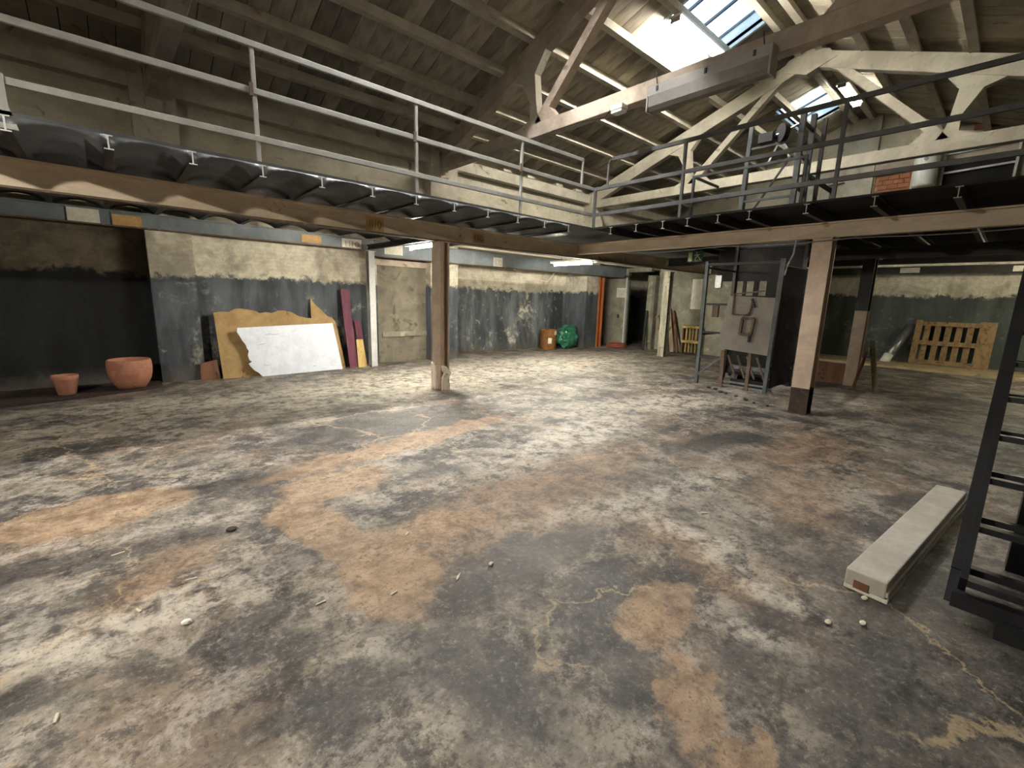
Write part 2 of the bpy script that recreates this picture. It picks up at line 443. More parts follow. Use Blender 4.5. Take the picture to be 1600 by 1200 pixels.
def opal_material():
    m = NT("opal_plastic")
    m.t.nodes.remove(m.bsdf)
    df = m.n("ShaderNodeBsdfDiffuse")
    df.inputs[0].default_value = (.6, .58, .53, 1)
    tl = m.n("ShaderNodeBsdfTranslucent")
    tl.inputs[0].default_value = (.7, .65, .55, 1)
    mx = m.n("ShaderNodeMixShader")
    mx.inputs[0].default_value = .08
    m.l(df.outputs[0], mx.inputs[1])
    m.l(tl.outputs[0], mx.inputs[2])
    m.l(mx.outputs[0], m.out.inputs["Surface"])
    return m.mat


MAT['opal'] = opal_material()


# ------------------------------------------------------------------ mesh helpers
def origin_of(o):
    v = Vector((0, 0, 0))
    while o is not None:
        v += o.location
        o = o.parent
    return v


def tag(o, label=None, cat=None, group=None, kind=None):
    if label:
        o['label'] = label
    if cat:
        o['category'] = cat
    if group:
        o['group'] = group
    if kind:
        o['kind'] = kind
    return o


def thing(name, loc, label, cat, group=None):
    o = bpy.data.objects.new(name, None)
    o.empty_display_size = .1
    o.location = loc
    COL.objects.link(o)
    return tag(o, label, cat, group)


class MB:
    def __init__(s):
        s.v, s.f = [], []

    def add(s, vs, fs):
        b = len(s.v)
        s.v += [Vector(p) for p in vs]
        s.f += [tuple(i + b for i in f) for f in fs]
        return s

    def box(s, x0, y0, z0, x1, y1, z1):
        vs = [(x, y, z) for z in (z0, z1) for y in (y0, y1) for x in (x0, x1)]
        return s.add(vs, [(0, 2, 3, 1), (4, 5, 7, 6), (0, 1, 5, 4), (2, 6, 7, 3), (0, 4, 6, 2), (1, 3, 7, 5)])

    def bar(s, p, q, w, h, upv=(0, 0, 1)):
        p, q = Vector(p), Vector(q)
        d = (q - p).normalized()
        u = Vector(upv)
        r = d.cross(u)
        if r.length < 1e-4:
            r = d.cross(Vector((1, 0, 0)))
        r.normalize()
        u = r.cross(d).normalized()
        vs = []
        for c in (p, q):
            for a, b in ((-1, -1), (1, -1), (1, 1), (-1, 1)):
                vs.append(c + r * (a * w / 2) + u * (b * h / 2))
        return s.add(vs, [(0, 1, 2, 3), (7, 6, 5, 4), (0, 4, 5, 1), (1, 5, 6, 2), (2, 6, 7, 3), (3, 7, 4, 0)])

    def prism(s, pts, off):
        """polygon pts (3D, planar) extruded by vector off"""
        n = len(pts)
        off = Vector(off)
        vs = [Vector(p) for p in pts] + [Vector(p) + off for p in pts]
        fs = [tuple(range(n - 1, -1, -1)), tuple(range(n, 2 * n))]
        fs += [(i, (i + 1) % n, n + (i + 1) % n, n + i) for i in range(n)]
        return s.add(vs, fs)

    def tube(s, path, r, seg=10, closed=False):
        path = [Vector(p) for p in path]
        n = len(path)
        rings = []
        prev = None
        for i, p in enumerate(path):
            if closed:
                d = (path[(i + 1) % n] - path[i - 1]).normalized()
            else:
                d = (path[min(i + 1, n - 1)] - path[max(i - 1, 0)]).normalized()
            u = prev if prev is not None else (Vector((0, 0, 1)) if abs(d.z) < .9 else Vector((1, 0, 0)))
            a = d.cross(u).normalized()
            b = a.cross(d).normalized()
            prev = b
            rr = r[i] if isinstance(r, (list, tuple)) else r
            rings.append([p + a * (math.cos(t) * rr) + b * (math.sin(t) * rr) for t in [2 * math.pi * k / seg for k in range(seg)]])
        vs = [v for ring in rings for v in ring]
        fs = []
        for i in range(n if closed else n - 1):
            j = (i + 1) % n
            for k in range(seg):
                fs.append((i * seg + k, i * seg + (k + 1) % seg, j * seg + (k + 1) % seg, j * seg + k))
        if not closed:
            fs.append(tuple(range(seg - 1, -1, -1)))
            fs.append(tuple((n - 1) * seg + k for k in range(seg)))
        return s.add(vs, fs)

    def lathe(s, prof, c, seg=40, wob=0.0):
        c = Vector(c)
        vs, fs = [], []
        for r, z in prof:
            for k in range(seg):
                t = 2 * math.pi * k / seg
                rr = r * (1 + wob * math.sin(2 * t + z * 9) + wob * .5 * math.sin(5 * t))
                vs.append(c + Vector((math.cos(t) * rr, math.sin(t) * rr, z)))
        for i in range(len(prof) - 1):
            for k in range(seg):
                fs.append((i * seg + k, i * seg + (k + 1) % seg, (i + 1) * seg + (k + 1) % seg, (i + 1) * seg + k))
        if prof[0][0] > 1e-4:
            fs.append(tuple(range(seg - 1, -1, -1)))
        if prof[-1][0] > 1e-4:
            fs.append(tuple((len(prof) - 1) * seg + k for k in range(seg)))
        return s.add(vs, fs)

    def ibeam(s, p, q, h, w, tf=.014, tw=.01, upv=(0, 0, 1)):
        """I section, p/q are section centres"""
        p, q = Vector(p), Vector(q)
        d = (q - p).normalized()
        r = d.cross(Vector(upv)).normalized()
        u = r.cross(d).normalized()
        s.bar(p + u * (h / 2 - tf / 2), q + u * (h / 2 - tf / 2), w, tf, upv)
        s.bar(p - u * (h / 2 - tf / 2), q - u * (h / 2 - tf / 2), w, tf, upv)
        s.bar(p, q, tw, h - 2 * tf, upv)
        return s

    def build(s, name, mat, parent=None, loc=None, smooth=False, bevel=0.0):
        o3 = origin_of(parent) if parent else Vector((0, 0, 0))
        l3 = Vector(loc) if loc is not None else Vector((0, 0, 0))
        off = o3 + l3
        me = bpy.data.meshes.new(name)
        me.from_pydata([v - off for v in s.v], [], s.f)
        me.materials.append(MAT[mat] if isinstance(mat, str) else mat)
        bm = bmesh.new()
        bm.from_mesh(me)
        bmesh.ops.recalc_face_normals(bm, faces=bm.faces[:])
        bm.to_mesh(me)
        bm.free()
        if smooth:
            for p in me.polygons:
                p.use_smooth = True
        ob = bpy.data.objects.new(name, me)
        ob.location = l3
        ob.parent = parent
        COL.objects.link(ob)
        if bevel:
            md = ob.modifiers.new("bevel", 'BEVEL')
            md.width = bevel
            md.segments = 2
            md.limit_method = 'ANGLE'
        return ob


def struct(mb, name, mat, label=None, **kw):
    return tag(mb.build(name, mat, **kw), label=label, kind='structure')


# ------------------------------------------------------------------ levels of the place
DECK_Y, DECK_X = 5.5, 6.87           # front edges of the two galleries
Z_J0, Z_J1, Z_DECK = 2.78, 2.90, 2.93
RIDGE_Y = 4.0
SL = .36
XB0, XB1 = -5.6, 17.8
WL = 10.1


def z_raft(y):
    return 7.21 - SL * abs(y - RIDGE_Y)


def z_roof(y):
    return z_raft(y) + .19


# ------------------------------------------------------------------ floor
mb = MB()
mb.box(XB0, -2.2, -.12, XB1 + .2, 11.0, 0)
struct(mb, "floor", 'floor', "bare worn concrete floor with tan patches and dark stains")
mb = MB()
mb.box(16.05, -2.0, 0, XB1, 4.45, .06)
struct(mb, "trim_1", 'kerb_pale', "low pale concrete kerb along the foot of the far wall")
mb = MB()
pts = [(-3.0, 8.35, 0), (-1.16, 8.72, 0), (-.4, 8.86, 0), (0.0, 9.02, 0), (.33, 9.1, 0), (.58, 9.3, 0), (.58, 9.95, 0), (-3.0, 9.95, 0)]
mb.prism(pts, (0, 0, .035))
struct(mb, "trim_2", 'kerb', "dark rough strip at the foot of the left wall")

# ------------------------------------------------------------------ left wall
lw = tag(MB().box(XB0, 10.72, 0, XB1, 10.95, 2.9).build("wall_left", 'wall_worn'), "long side wall with dark painted dado and pale upper band", kind='structure')
MB().box(XB0, WL, 2.9, XB1, 10.95, 5.3).build("upper_wall", 'wall_up', lw)
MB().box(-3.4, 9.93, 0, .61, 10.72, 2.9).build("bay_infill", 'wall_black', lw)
MB().box(1.24, 10.0, 0, 4.75, 10.72, 2.9).build("bay_infill", 'wall', lw)
MB().box(4.75, 10.02, 0, 6.05, 10.72, 2.9).build("cement_panel", 'cement_dark', lw)
MB().box(4.62, 9.97, 2.28, 6.05, 10.02, 2.42).build("lintel", 'concrete_brown', lw)
MB().box(4.85, 9.99, .62, 6.05, 10.02, .74).build("cement_ledge", 'cement', lw)
for k, (x0, x1) in enumerate(((.61, 1.24), (6.05, 6.86), (12.1, 12.75))):
    MB().box(x0, 9.72 if k == 0 else 9.78, 0, x1, 10.72, 2.9).build("pilaster", 'wall', lw)
    MB().box(x0 + .02, 9.78, 2.9, x1 - .02, WL, 5.0).build("upper_pilaster", 'concrete_white', lw)
# wall plate along the eaves, with cement dabs
MB().box(XB0, 9.88, 4.72, XB1, WL, 4.98).build("wall_plate", 'concrete_white', lw)
MB().box(XB0, 9.96, 3.85, XB1, WL, 4.12).build("wall_band", 'wall_up', lw)
for x in (7.2, 8.4, 9.3, 10.5, 11.4):
    MB().box(x, 9.86, 4.98, x + .28, 10.02, 5.05).build("mortar_dab", 'concrete_white', lw)

# ------------------------------------------------------------------ gable wall
gw = tag(MB().box(XB1, -2.3, 0, XB1 + .25, 10.95, 2.9).build("wall_far", 'wall_far'), "far end wall with dark dado and whitewashed brick above", kind='structure')
mb = MB()
mb.prism([(XB1, -2.3, 2.9), (XB1, 10.95, 2.9), (XB1, 10.95, z_roof(10.2)), (XB1, RIDGE_Y, z_roof(RIDGE_Y) + .1), (XB1, -2.3, z_roof(10.2))], (.25, 0, 0))
mb.build("gable", 'wall_up', gw)
MB().box(XB1 - .16, 3.55, 2.9, XB1, 4.25, 7.2).build("pilaster", 'concrete_white', gw)
mb = MB()
mb.prism([(XB1 - .1, 4.7, 5.45), (XB1 - .1, -1.5, 5.75), (XB1 - .1, -1.5, 6.2), (XB1 - .1, 4.7, 5.92)], (.1, 0, 0))
mb.build("concrete_lintel", 'concrete_brown', gw)
MB().box(XB1 - .06, .2, 6.35, XB1, 1.55, 6.72).build("exposed_brick", 'brick', gw)
# bricked-up window
bw = MB().box(XB1 - .02, 2.55, 4.7, XB1, 3.52, 5.78).build("blocked_window", 'mortar', gw)
brick_me = None
for r in range(8):
    for c in range(4):
        y0 = 2.58 + c * .245 - (.12 if r % 2 else 0)
        w = .225
        if y0 < 2.57:
            w -= (2.57 - y0)
            y0 = 2.57
        if y0 + w > 3.5:
            w = 3.5 - y0
        b = MB().box(XB1 - .05, y0, 4.72 + r * .13, XB1 - .02, y0 + w, 4.72 + r * .13 + .115).build("brick", 'brick', bw)
wf = MB()
for z0, z1, y0, y1 in ((5.74, 5.82, 2.5, 3.56), (4.7, 5.74, 3.5, 3.56), (4.7, 5.74, 2.5, 2.56)):
    wf.box(XB1 - .07, y0, z0, XB1 - .02, y1, z1)
wf.build("window_surround", 'grey_wood', bw)
for k, (y0, z0) in enumerate(((4.5, 4.95), (4.9, 4.95), (4.3, 4.6), (4.75, 4.6), (5.3, 5.0), (5.2, 4.6))):
    MB().box(XB1 - .03, y0, z0, XB1, y0 + .36, z0 + .3).build("white_tile", 'concrete_white', gw)

# other enclosing walls (behind the viewer)
struct(MB().box(XB0, -2.45, 0, XB1, -2.2, 5.4), "wall_right", 'wall', "side wall behind the viewer with dark dado")
struct(MB().box(XB0 - .25, -2.45, 0, XB0, 10.95, 7.6), "wall_back", 'wall', "end wall behind the viewer with dark dado")

# ------------------------------------------------------------------ partition with the doors
pw = tag(MB().box(14.1, 9.5, 0, 14.25, 10.72, 2.78).build("wall_partition", 'cement'), "rendered partition closing off the corner store room", kind='structure')
MB().box(14.1, 8.6, 2.64, 14.25, 9.5, 2.78).build("door_head", 'cement', pw)
MB().box(14.22, 4.62, 0, 14.4, 8.35, 2.78).build("render_panel", 'cement', pw)
MB().box(14.4, 4.62, 0, 17.8, 4.76, 2.78).build("return_panel", 'cement', pw)
mb = MB()
mb.prism([(14.4, 8.62, 0), (13.98, 8.62, 0), (13.9, 8.58, 0), (13.88, 8.5, 0), (13.9, 8.40, 0), (13.98, 8.34, 0), (14.4, 8.34, 0)], (0, 0, 2.5))
mb.build("rounded_pier", 'cement', pw, smooth=False)
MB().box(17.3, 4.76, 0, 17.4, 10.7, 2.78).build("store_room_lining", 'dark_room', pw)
d1 = tag(MB().box(14.02, 9.52, .02, 14.09, 10.62, 2.42).build("door_1", 'cement'), "grey sliding door with a pinned notice beside the dark opening", kind='structure')
MB().box(13.98, 9.46, 0, 14.1, 9.52, 2.45).build("door_edge", 'white_steel', d1)
MB().box(13.99, 9.4, 2.42, 14.1, 10.72, 2.52).build("door_track", 'dark_steel', d1)
MB().box(14.0, 9.75, 1.02, 14.02, 9.82, 1.14).build("handle", 'dark_steel', d1)

# ------------------------------------------------------------------ roof
SKY = [(2.65, 4.7), (8.55, 10.6), (14.45, 16.55)]
HY0, HY1 = 4.26, 5.36
ce = MB()


def roof_quad(x0, x1, y0, y1, t=.08):
    a, b = z_roof(y0) + .05, z_roof(y1) + .05
    ce.add([(x0, y0, a), (x1, y0, a), (x1, y1, b), (x0, y1, b), (x0, y0, a + t), (x1, y0, a + t), (x1, y1, b + t), (x0, y1, b + t)],
           [(3, 2, 1, 0), (4, 5, 6, 7), (0, 1, 5, 4), (1, 2, 6, 5), (2, 3, 7, 6), (3, 0, 4, 7)])


roof_quad(XB0 - .3, XB1 + .3, RIDGE_Y - .0, HY0)
roof_quad(XB0 - .3, XB1 + .3, HY1, 11.2)
roof_quad(XB0 - .3, XB1 + .3, -3.2, RIDGE_Y)
xs = [XB0 - .3] + [v for p in SKY for v in p] + [XB1 + .3]
for i in range(0, len(xs), 2):
    roof_quad(xs[i], xs[i + 1], HY0, HY1)
ceiling = tag(ce.build("ceiling", 'roof_cover'), "pitched roof of ceramic slabs on concrete purlins", kind='structure')

TR_X = (-4.7, .92, 6.42, 12.35)
PUR = [4.2 + .843 * k for k in range(7)]
ends = [XB0] + list(TR_X[1:]) + [XB1]
for side in (1, -1):
    for yk in PUR:
        y = RIDGE_Y + side * (yk - RIDGE_Y)
        for i in range(len(ends) - 1):
            if side < 0 and i == 0:
                continue
            x0, x1 = ends[i], ends[i + 1]
            zb = z_raft(y)
            mb = MB()
            # slim precast T: web under a wider bottom flange
            mb.box(x0, y - .065, zb, x1, y + .065, zb + .06)
            mb.box(x0, y - .032, zb + .06, x1, y + .032, zb + .175)
            mb.build("purlin", 'concrete_white', ceiling)

# ceramic slabs between purlins
rows = [(4.04, 4.2)] + [(PUR[k], PUR[k + 1]) for k in range(6)] + [(PUR[6], 10.1)]
SW = .305
slab_me = []
for k in range(6):
    m_ = MB()
    j = lambda a: random.uniform(-a, a)
    vs = []
    for z in (0, .04):
        for (x, y) in ((-.5, -.5), (.5, -.5), (.5, .5), (-.5, .5)):
            vs.append((x * (1 + j(.012)), y * (1 + j(.012)), z + (j(.006) if z == 0 else 0)))
    m_.add(vs, [(3, 2, 1, 0), (4, 5, 6, 7), (0, 1, 5, 4), (1, 2, 6, 5), (2, 3, 7, 6), (3, 0, 4, 7)])
    me = bpy.data.meshes.new("roof_slab")
    me.from_pydata(m_.v, [], m_.f)
    me.materials.append(MAT['slab' if k < 4 else 'slab_dark'])
    slab_me.append(me)
rest = MB()
cnt = 0
ang = math.atan(SL)
cells = []
for side in (1, -1):
    for ri, (ya, yb) in enumerate(rows):
        nx = int((XB1 - XB0) / SW)
        shift = random.uniform(0, .3)
        for i in range(nx):
            x = XB0 + shift + (i + .5) * SW
            if x + SW / 2 > XB1:
                continue
            a, b = ya, yb
            if side > 0 and any(s0 - .05 < x < s1 + .05 for s0, s1 in SKY):
                if ri == 0:
                    b = min(b, HY0)
                elif ri == 1:
                    continue
                elif ri == 2:
                    a = HY1
            cells.append((side, ri, x, a, b))


def prio(c):
    side, ri, x, a, b = c
    return 0 if (side > 0 and ri > 0 and 2.2 < x < 15.4) else 1


cells.sort(key=prio)
for side, ri, x, a, b in cells:
    yc = RIDGE_Y + side * ((a + b) / 2 - RIDGE_Y)
    ln = (b - a) / math.cos(ang) - .012
    zc = z_roof(yc) - .015 + random.uniform(-.006, .006)
    if prio((side, ri, x, a, b)) == 0 and cnt < 295:
        cnt += 1
        o = bpy.data.objects.new("roof_slab", random.choice(slab_me))
        o.location = (x, yc, zc)
        o.rotation_euler = (-side * ang + random.uniform(-.006, .006), random.uniform(-.012, .012), 0)
        o.scale = (SW - .012, ln, 1)
        o.parent = ceiling
        COL.objects.link(o)
    else:
        hl = (b - a) / 2 - .006
        dz = SL * hl
        w = SW / 2 - .006
        vs = []
        for t in (0, .04):
            vs += [(x - w, yc - hl, zc + t + side * dz), (x + w, yc - hl, zc + t + side * dz), (x + w, yc + hl, zc + t - side * dz), (x - w, yc + hl, zc + t - side * dz)]
        rest.add(vs, [(3, 2, 1, 0), (4, 5, 6, 7), (0, 1, 5, 4), (1, 2, 6, 5), (2, 3, 7, 6), (3, 0, 4, 7)])
ro = rest.build("roof_slabs_beyond", 'slab', ceiling)
ro['kind'] = 'stuff'

# skylights
for n_, (x0, x1) in enumerate(SKY):
    H = .36
    cb = MB()
    zz = lambda y: z_roof(y) - .02
    for (ya, yb, xa, xb) in ((HY0 - .06, HY0, x0 - .06, x1 + .06), (HY1, HY1 + .06, x0 - .06, x1 + .06)):
        cb.add([(xa, ya, zz(ya)), (xb, ya, zz(ya)), (xb, yb, zz(yb)), (xa, yb, zz(yb)), (xa, ya, zz(ya) + H), (xb, ya, zz(ya) + H), (xb, yb, zz(yb) + H), (xa, yb, zz(yb) + H)],
               [(3, 2, 1, 0), (4, 5, 6, 7), (0, 1, 5, 4), (1, 2, 6, 5), (2, 3, 7, 6), (3, 0, 4, 7)])
    for (xa, xb) in ((x0 - .06, x0), (x1, x1 + .06)):
        ya, yb = HY0, HY1
        cb.add([(xa, ya, zz(ya)), (xb, ya, zz(ya)), (xb, yb, zz(yb)), (xa, yb, zz(yb)), (xa, ya, zz(ya) + H), (xb, ya, zz(ya) + H), (xb, yb, zz(yb) + H), (xa, yb, zz(yb) + H)],
               [(3, 2, 1, 0), (4, 5, 6, 7), (0, 1, 5, 4), (1, 2, 6, 5), (2, 3, 7, 6), (3, 0, 4, 7)])
    sk = tag(cb.build("window_%d" % (n_ + 1), 'white_paint'), "glazed skylight with white lined curb in the roof slope", kind='structure')
    fr = MB()
    npn = 3
    for i in range(npn + 1):
        x = x0 + (x1 - x0) * i / npn
        fr.bar((x, HY0 - .03, zz(HY0 - .03) + H + .02), (x, HY1 + .03, zz(HY1 + .03) + H + .02), .045, .05)
    ym = (HY0 + HY1) / 2
    for y in (HY0, HY1):
        fr.bar((x0, y, zz(y) + H + .02), (x1, y, zz(y) + H + .02), .04, .045)
    fr.build("glazing_bars", 'grey_steel', sk)
    for i in range(npn):
        xa, xb = x0 + (x1 - x0) * i / npn + .02, x0 + (x1 - x0) * (i + 1) / npn - .02
        for ya, yb in ((HY0, HY1),):
            g = MB()
            g.prism([(xa, ya + .02, zz(ya + .02) + H + .02), (xb, ya + .02, zz(ya + .02) + H + .02), (xb, yb - .02, zz(yb - .02) + H + .02), (xa, yb - .02, zz(yb - .02) + H + .02)], (0, 0, .006))
            g.build("pane", 'glass', sk)
    # light portal: guides sampling of the sky through this opening, gives no light itself
    ld = bpy.data.lights.new("skylight_portal", 'AREA')
    ld.shape = 'RECTANGLE'
    ld.size = x1 - x0
    ld.size_y = (HY1 - HY0) / math.cos(ang)
    ld.cycles.is_portal = True
    lo = bpy.data.objects.new("skylight_portal", ld)
    lo.location = ((x0 + x1) / 2, ym, zz(ym) + H + .10)
    lo.rotation_euler = (-ang, 0, 0)
    COL.objects.link(lo)

# ------------------------------------------------------------------ roof trusses
truss_lab = {-4.7: "whitewashed concrete roof truss behind the viewer",
             .92: "concrete roof truss nearest the viewer, overhead",
             6.42: "shade-toned whitewashed concrete roof truss carrying the long lamp housing",
             12.35: "pale concrete roof truss beyond the lamp housing, above the hoist"}
for tx in TR_X:
    mt = 'concrete_brown' if tx < 7 else 'concrete_white'  # nearer trusses: same whitewash, browner copy with their shade in the colour
    t = thing("roof_truss", (tx, RIDGE_Y, 4.58), truss_lab[tx], "roof truss")
    W = .2
    x0 = tx - W / 2
    for sd in (1, -1):
        Y = lambda y: RIDGE_Y + sd * (y - RIDGE_Y)
        mb = MB()
        mb.prism([(x0, Y(10.0), z_raft(10.0)), (x0, Y(4.0), z_raft(4.0)), (x0, Y(4.0), z_raft(4.0) - .34), (x0, Y(7.6), z_raft(7.6) - .36), (x0, Y(9.6), z_raft(9.6) - .40), (x0, Y(10.0), z_raft(10.0) - .42)], (W, 0, 0))
        mb.build("rafter", mt, t, bevel=.012)
        mb = MB()
        x1_ = x0 + .02
        mb.prism([(x1_, Y(7.05), 4.8), (x1_, Y(6.72), 4.93), (x1_, Y(6.72), 5.2), (x1_, Y(6.95), 5.6), (x1_, Y(7.25), z_raft(7.25) - .34), (x1_, Y(6.35), z_raft(6.35) - .34), (x1_, Y(6.62), 5.68), (x1_, Y(6.56), 5.2), (x1_, Y(6.52), 5.0), (x1_, Y(6.4), 4.8)], (W - .04, 0, 0))
        mb.build("strut", 'concrete_white', t)
        mb = MB()
        mb.prism([(x1_, Y(6.62), 4.8), (x1_, Y(6.42), 5.05), (x1_, Y(4.42), 7.0), (x1_, Y(4.2), 7.0), (x1_, Y(4.2), 6.86), (x1_, Y(4.6), 6.62), (x1_, Y(6.22), 5.02), (x1_, Y(6.0), 4.8)], (W - .04, 0, 0))
        mb.build("diagonal", mt, t)
        mb = MB()
        mb.box(x0 - .01, Y(10.0) - .0, 4.4, x0 + W + .01, Y(9.7), 5.08) if sd > 0 else mb.box(x0 - .01, Y(9.7), 4.4, x0 + W + .01, Y(10.0), 5.08)
        mb.build("bearing_block", mt, t)
    MB().box(x0, RIDGE_Y - 5.9, 4.58, x0 + W, RIDGE_Y + 5.9, 4.82).build("tie_beam", mt, t, bevel=.012)
    mb = MB().prism([(x0 - .02, RIDGE_Y - .55, 6.9), (x0 - .02, RIDGE_Y, 6.7), (x0 - .02, RIDGE_Y + .55, 6.9), (x0 - .02, RIDGE_Y + .4, 7.1), (x0 - .02, RIDGE_Y, 7.22), (x0 - .02, RIDGE_Y - .4, 7.1)], (W + .04, 0, 0))
    mb.build("ridge_block", mt, t)

# lamp housing along the first tie, unlit
t = thing("strip_light_housing", (6.2, 3.2, 4.3), "long grey enclosed strip light hung on the roof truss, unlit", "light fixture")
MB().box(6.14, 2.40, 4.50, 6.31, 4.06, 4.64).build("back_tray", 'fixture', t, bevel=.01)
mb = MB()
mb.prism([(6.13, 2.42, 4.5), (6.32, 2.42, 4.5), (6.32, 2.42, 4.36), (6.28, 2.42, 4.31), (6.17, 2.42, 4.31), (6.13, 2.42, 4.36)], (0, 1.62, 0))
mb.build("diffuser", 'diffuser', t)
for y in (2.41, 4.04):
    MB().box(6.12, y - .012, 4.3, 6.33, y + .012, 4.5).build("end_cap", 'fixture', t)
for y in (2.6, 3.2, 3.9):
    MB().box(6.125, y - .015, 4.55, 6.14, y + .015, 4.61).build("clip", 'dark_steel', t)
for y in (2.52, 3.94):
    MB().tube([(6.2, y, 4.64), (6.2, y + .03, 4.82)], .008).build("hanger", 'dark_steel', t)
t = thing("emergency_light", (6.24, 4.6, 4.46), "small white emergency light under the truss tie", "light fixture")
MB().box(6.16, 4.5, 4.50, 6.32, 4.72, 4.575).build("body", 'white_paint', t, bevel=.012)
MB().box(6.17, 4.51, 4.46, 6.31, 4.71, 4.50).build("lens", 'tube_off', t, bevel=.012)
cable = tag(MB().tube([(6.22, 4.75, 4.56), (6.3, 4.9, 4.5), (6.3, 5.5, 4.56), (6.3, 6.1, 4.57)], .007, 6).build("cable", 'rubber', loc=(6.3, 5.5, 4.56)), "thin cable clipped under the truss tie", "cable")

# ------------------------------------------------------------------ gallery decks
LJ = [.17 + .604 * k for k in range(-4, 12)]
lj_x = [x for x in LJ if x < 6.75]
dl = thing("mezzanine_deck", (2.0, 7.5, Z_J0), "left gallery deck with dark vaulted sheets between small steel joists", "mezzanine")
MB().box(XB0 + .01, DECK_Y, Z_J1, XB1 - .02, 9.70, Z_DECK).build("deck_plate", 'soffit', dl)
for x in lj_x:
    jo = MB().ibeam((x, DECK_Y, (Z_J0 + Z_J1) / 2), (x, 9.7, (Z_J0 + Z_J1) / 2), .12, .064, .008, .007).build("joist", 'dark_steel', dl)
    MB().ibeam((x, DECK_Y - .004, (Z_J0 + Z_J1) / 2), (x, DECK_Y, (Z_J0 + Z_J1) / 2), .12, .066, .010, .012).build("joist_end", 'white_steel', jo)
for a, b in zip(lj_x[:-1], lj_x[1:]):
    mb = MB()
    n = 8
    vs, fs = [], []
    for j, y in enumerate((DECK_Y + .005, 9.7)):
        for i in range(n + 1):
            t_ = i / n
            vs.append((a + .005 + (b - a - .01) * t_, y, Z_J0 + .012 + .098 * math.sin(math.pi * t_) ** .8))
    fs = [(i, i + 1, n + 2 + i, n + 1 + i) for i in range(n)]
    b0 = len(vs)
    vs += [(vs[i][0], DECK_Y + .004, Z_J1) for i in range(n + 1)]
    fs += [(i, i + 1, b0 + i + 1, b0 + i) for i in range(n)]
    mb.add(vs, fs)
    o = mb.build("vault_sheet", 'soffit', dl, smooth=True)
    sm = o.modifiers.new("thickness", 'SOLIDIFY')
    sm.thickness = .006
RJ = [-1.5, -.79, -.09, .62, 1.33, 2.03, 2.73, 3.17, 3.64, 4.06, 4.56, 5.08]
dr = thing("mezzanine_deck", (10, 2.5, Z_J0), "right gallery deck on cantilevered steel joists above the hoist", "mezzanine")
mb = MB()
mb.box(DECK_X, -2.2, Z_J1, 8.85, DECK_Y - .01, Z_DECK)
mb.box(10.3, -2.2, Z_J1, XB1 - .18, DECK_Y - .01, Z_DECK)
mb.box(8.85, -2.2, Z_J1, 10.3, 2.85, Z_DECK)
mb.box(8.85, 4.25, Z_J1, 10.3, DECK_Y - .01, Z_DECK)
mb.build("deck_plate", 'near_black', dr)
for y in RJ:
    x1 = 8.85 if 2.85 < y < 4.25 else 14.1
    jo = MB().ibeam((DECK_X, y, (Z_J0 + Z_J1) / 2), (x1, y, (Z_J0 + Z_J1) / 2), .12, .064, .008, .007).build("joist", 'dark_steel', dr)
    MB().ibeam((DECK_X - .004, y, (Z_J0 + Z_J1) / 2), (DECK_X, y, (Z_J0 + Z_J1) / 2), .12, .066, .010, .010).build("joist_end", 'fixture', jo)
for (p, q) in (((8.82, 2.8, 2.84), (8.82, 4.3, 2.84)), ((10.33, 2.8, 2.84), (10.33, 4.3, 2.84))):
    MB().bar(p, q, .05, .12).build("trimmer", 'dark_steel', dr)


# main beams
def steel_beam(p, q, h, w, label, web='beam', flange='rust', loc=None):
    p, q = Vector(p), Vector(q)
    t = thing("steel_beam", (p + q) / 2, label, "steel beam")
    d = (q - p).normalized()
    r = d.cross(Vector((0, 0, 1))).normalized()
    tf = .02
    MB().bar(p, q, .016, h - 2 * tf).build("web", web, t)
    u = Vector((0, 0, h / 2 - tf / 2))
    MB().bar(p + u, q + u, w, tf).build("top_flange", web, t)
    MB().bar(p - u, q - u, w, tf).build("bottom_flange", flange, t)
    return t


steel_beam((XB0, 6.6, 2.64), (14.1, 6.6, 2.64), .28, .13, "tan painted steel beam carrying the left gallery, with notes stuck on it")
steel_beam((7.75, -2.2, 2.675), (7.75, 6.52, 2.675), .21, .12, "tan painted steel beam under the right gallery's front joists", flange='beam')
steel_beam((11.5, -2.2, 2.675), (11.5, 6.52, 2.675), .21, .12, "dark second steel beam further back under the right gallery", web='dark_steel', flange='dark_steel')
steel_beam((XB0, 9.62, 2.66), (4.5, 9.62, 2.66), .24, .12, "blue-grey steel beam along the left wall above the leaning boards", web='blue_beam', flange='rust')
steel_beam((4.52, 9.62, 2.60), (14.1, 9.62, 2.60), .36, .12, "blue-grey steel beam along the left wall beyond the pale column", web='blue_beam', flange='rust')
steel_beam((4.36, 6.7, 2.60), (4.36, 9.55, 2.60), .1, .07, "slim dark cross beam from the brown post to the pale column", web='dark_steel', flange='dark_steel')
steel_beam((16.9, -2.2, 2.68), (16.9, 4.6, 2.68), .2, .12, "dark steel beam in front of the far wall above the pallet", web='dark_steel', flange='dark_steel')


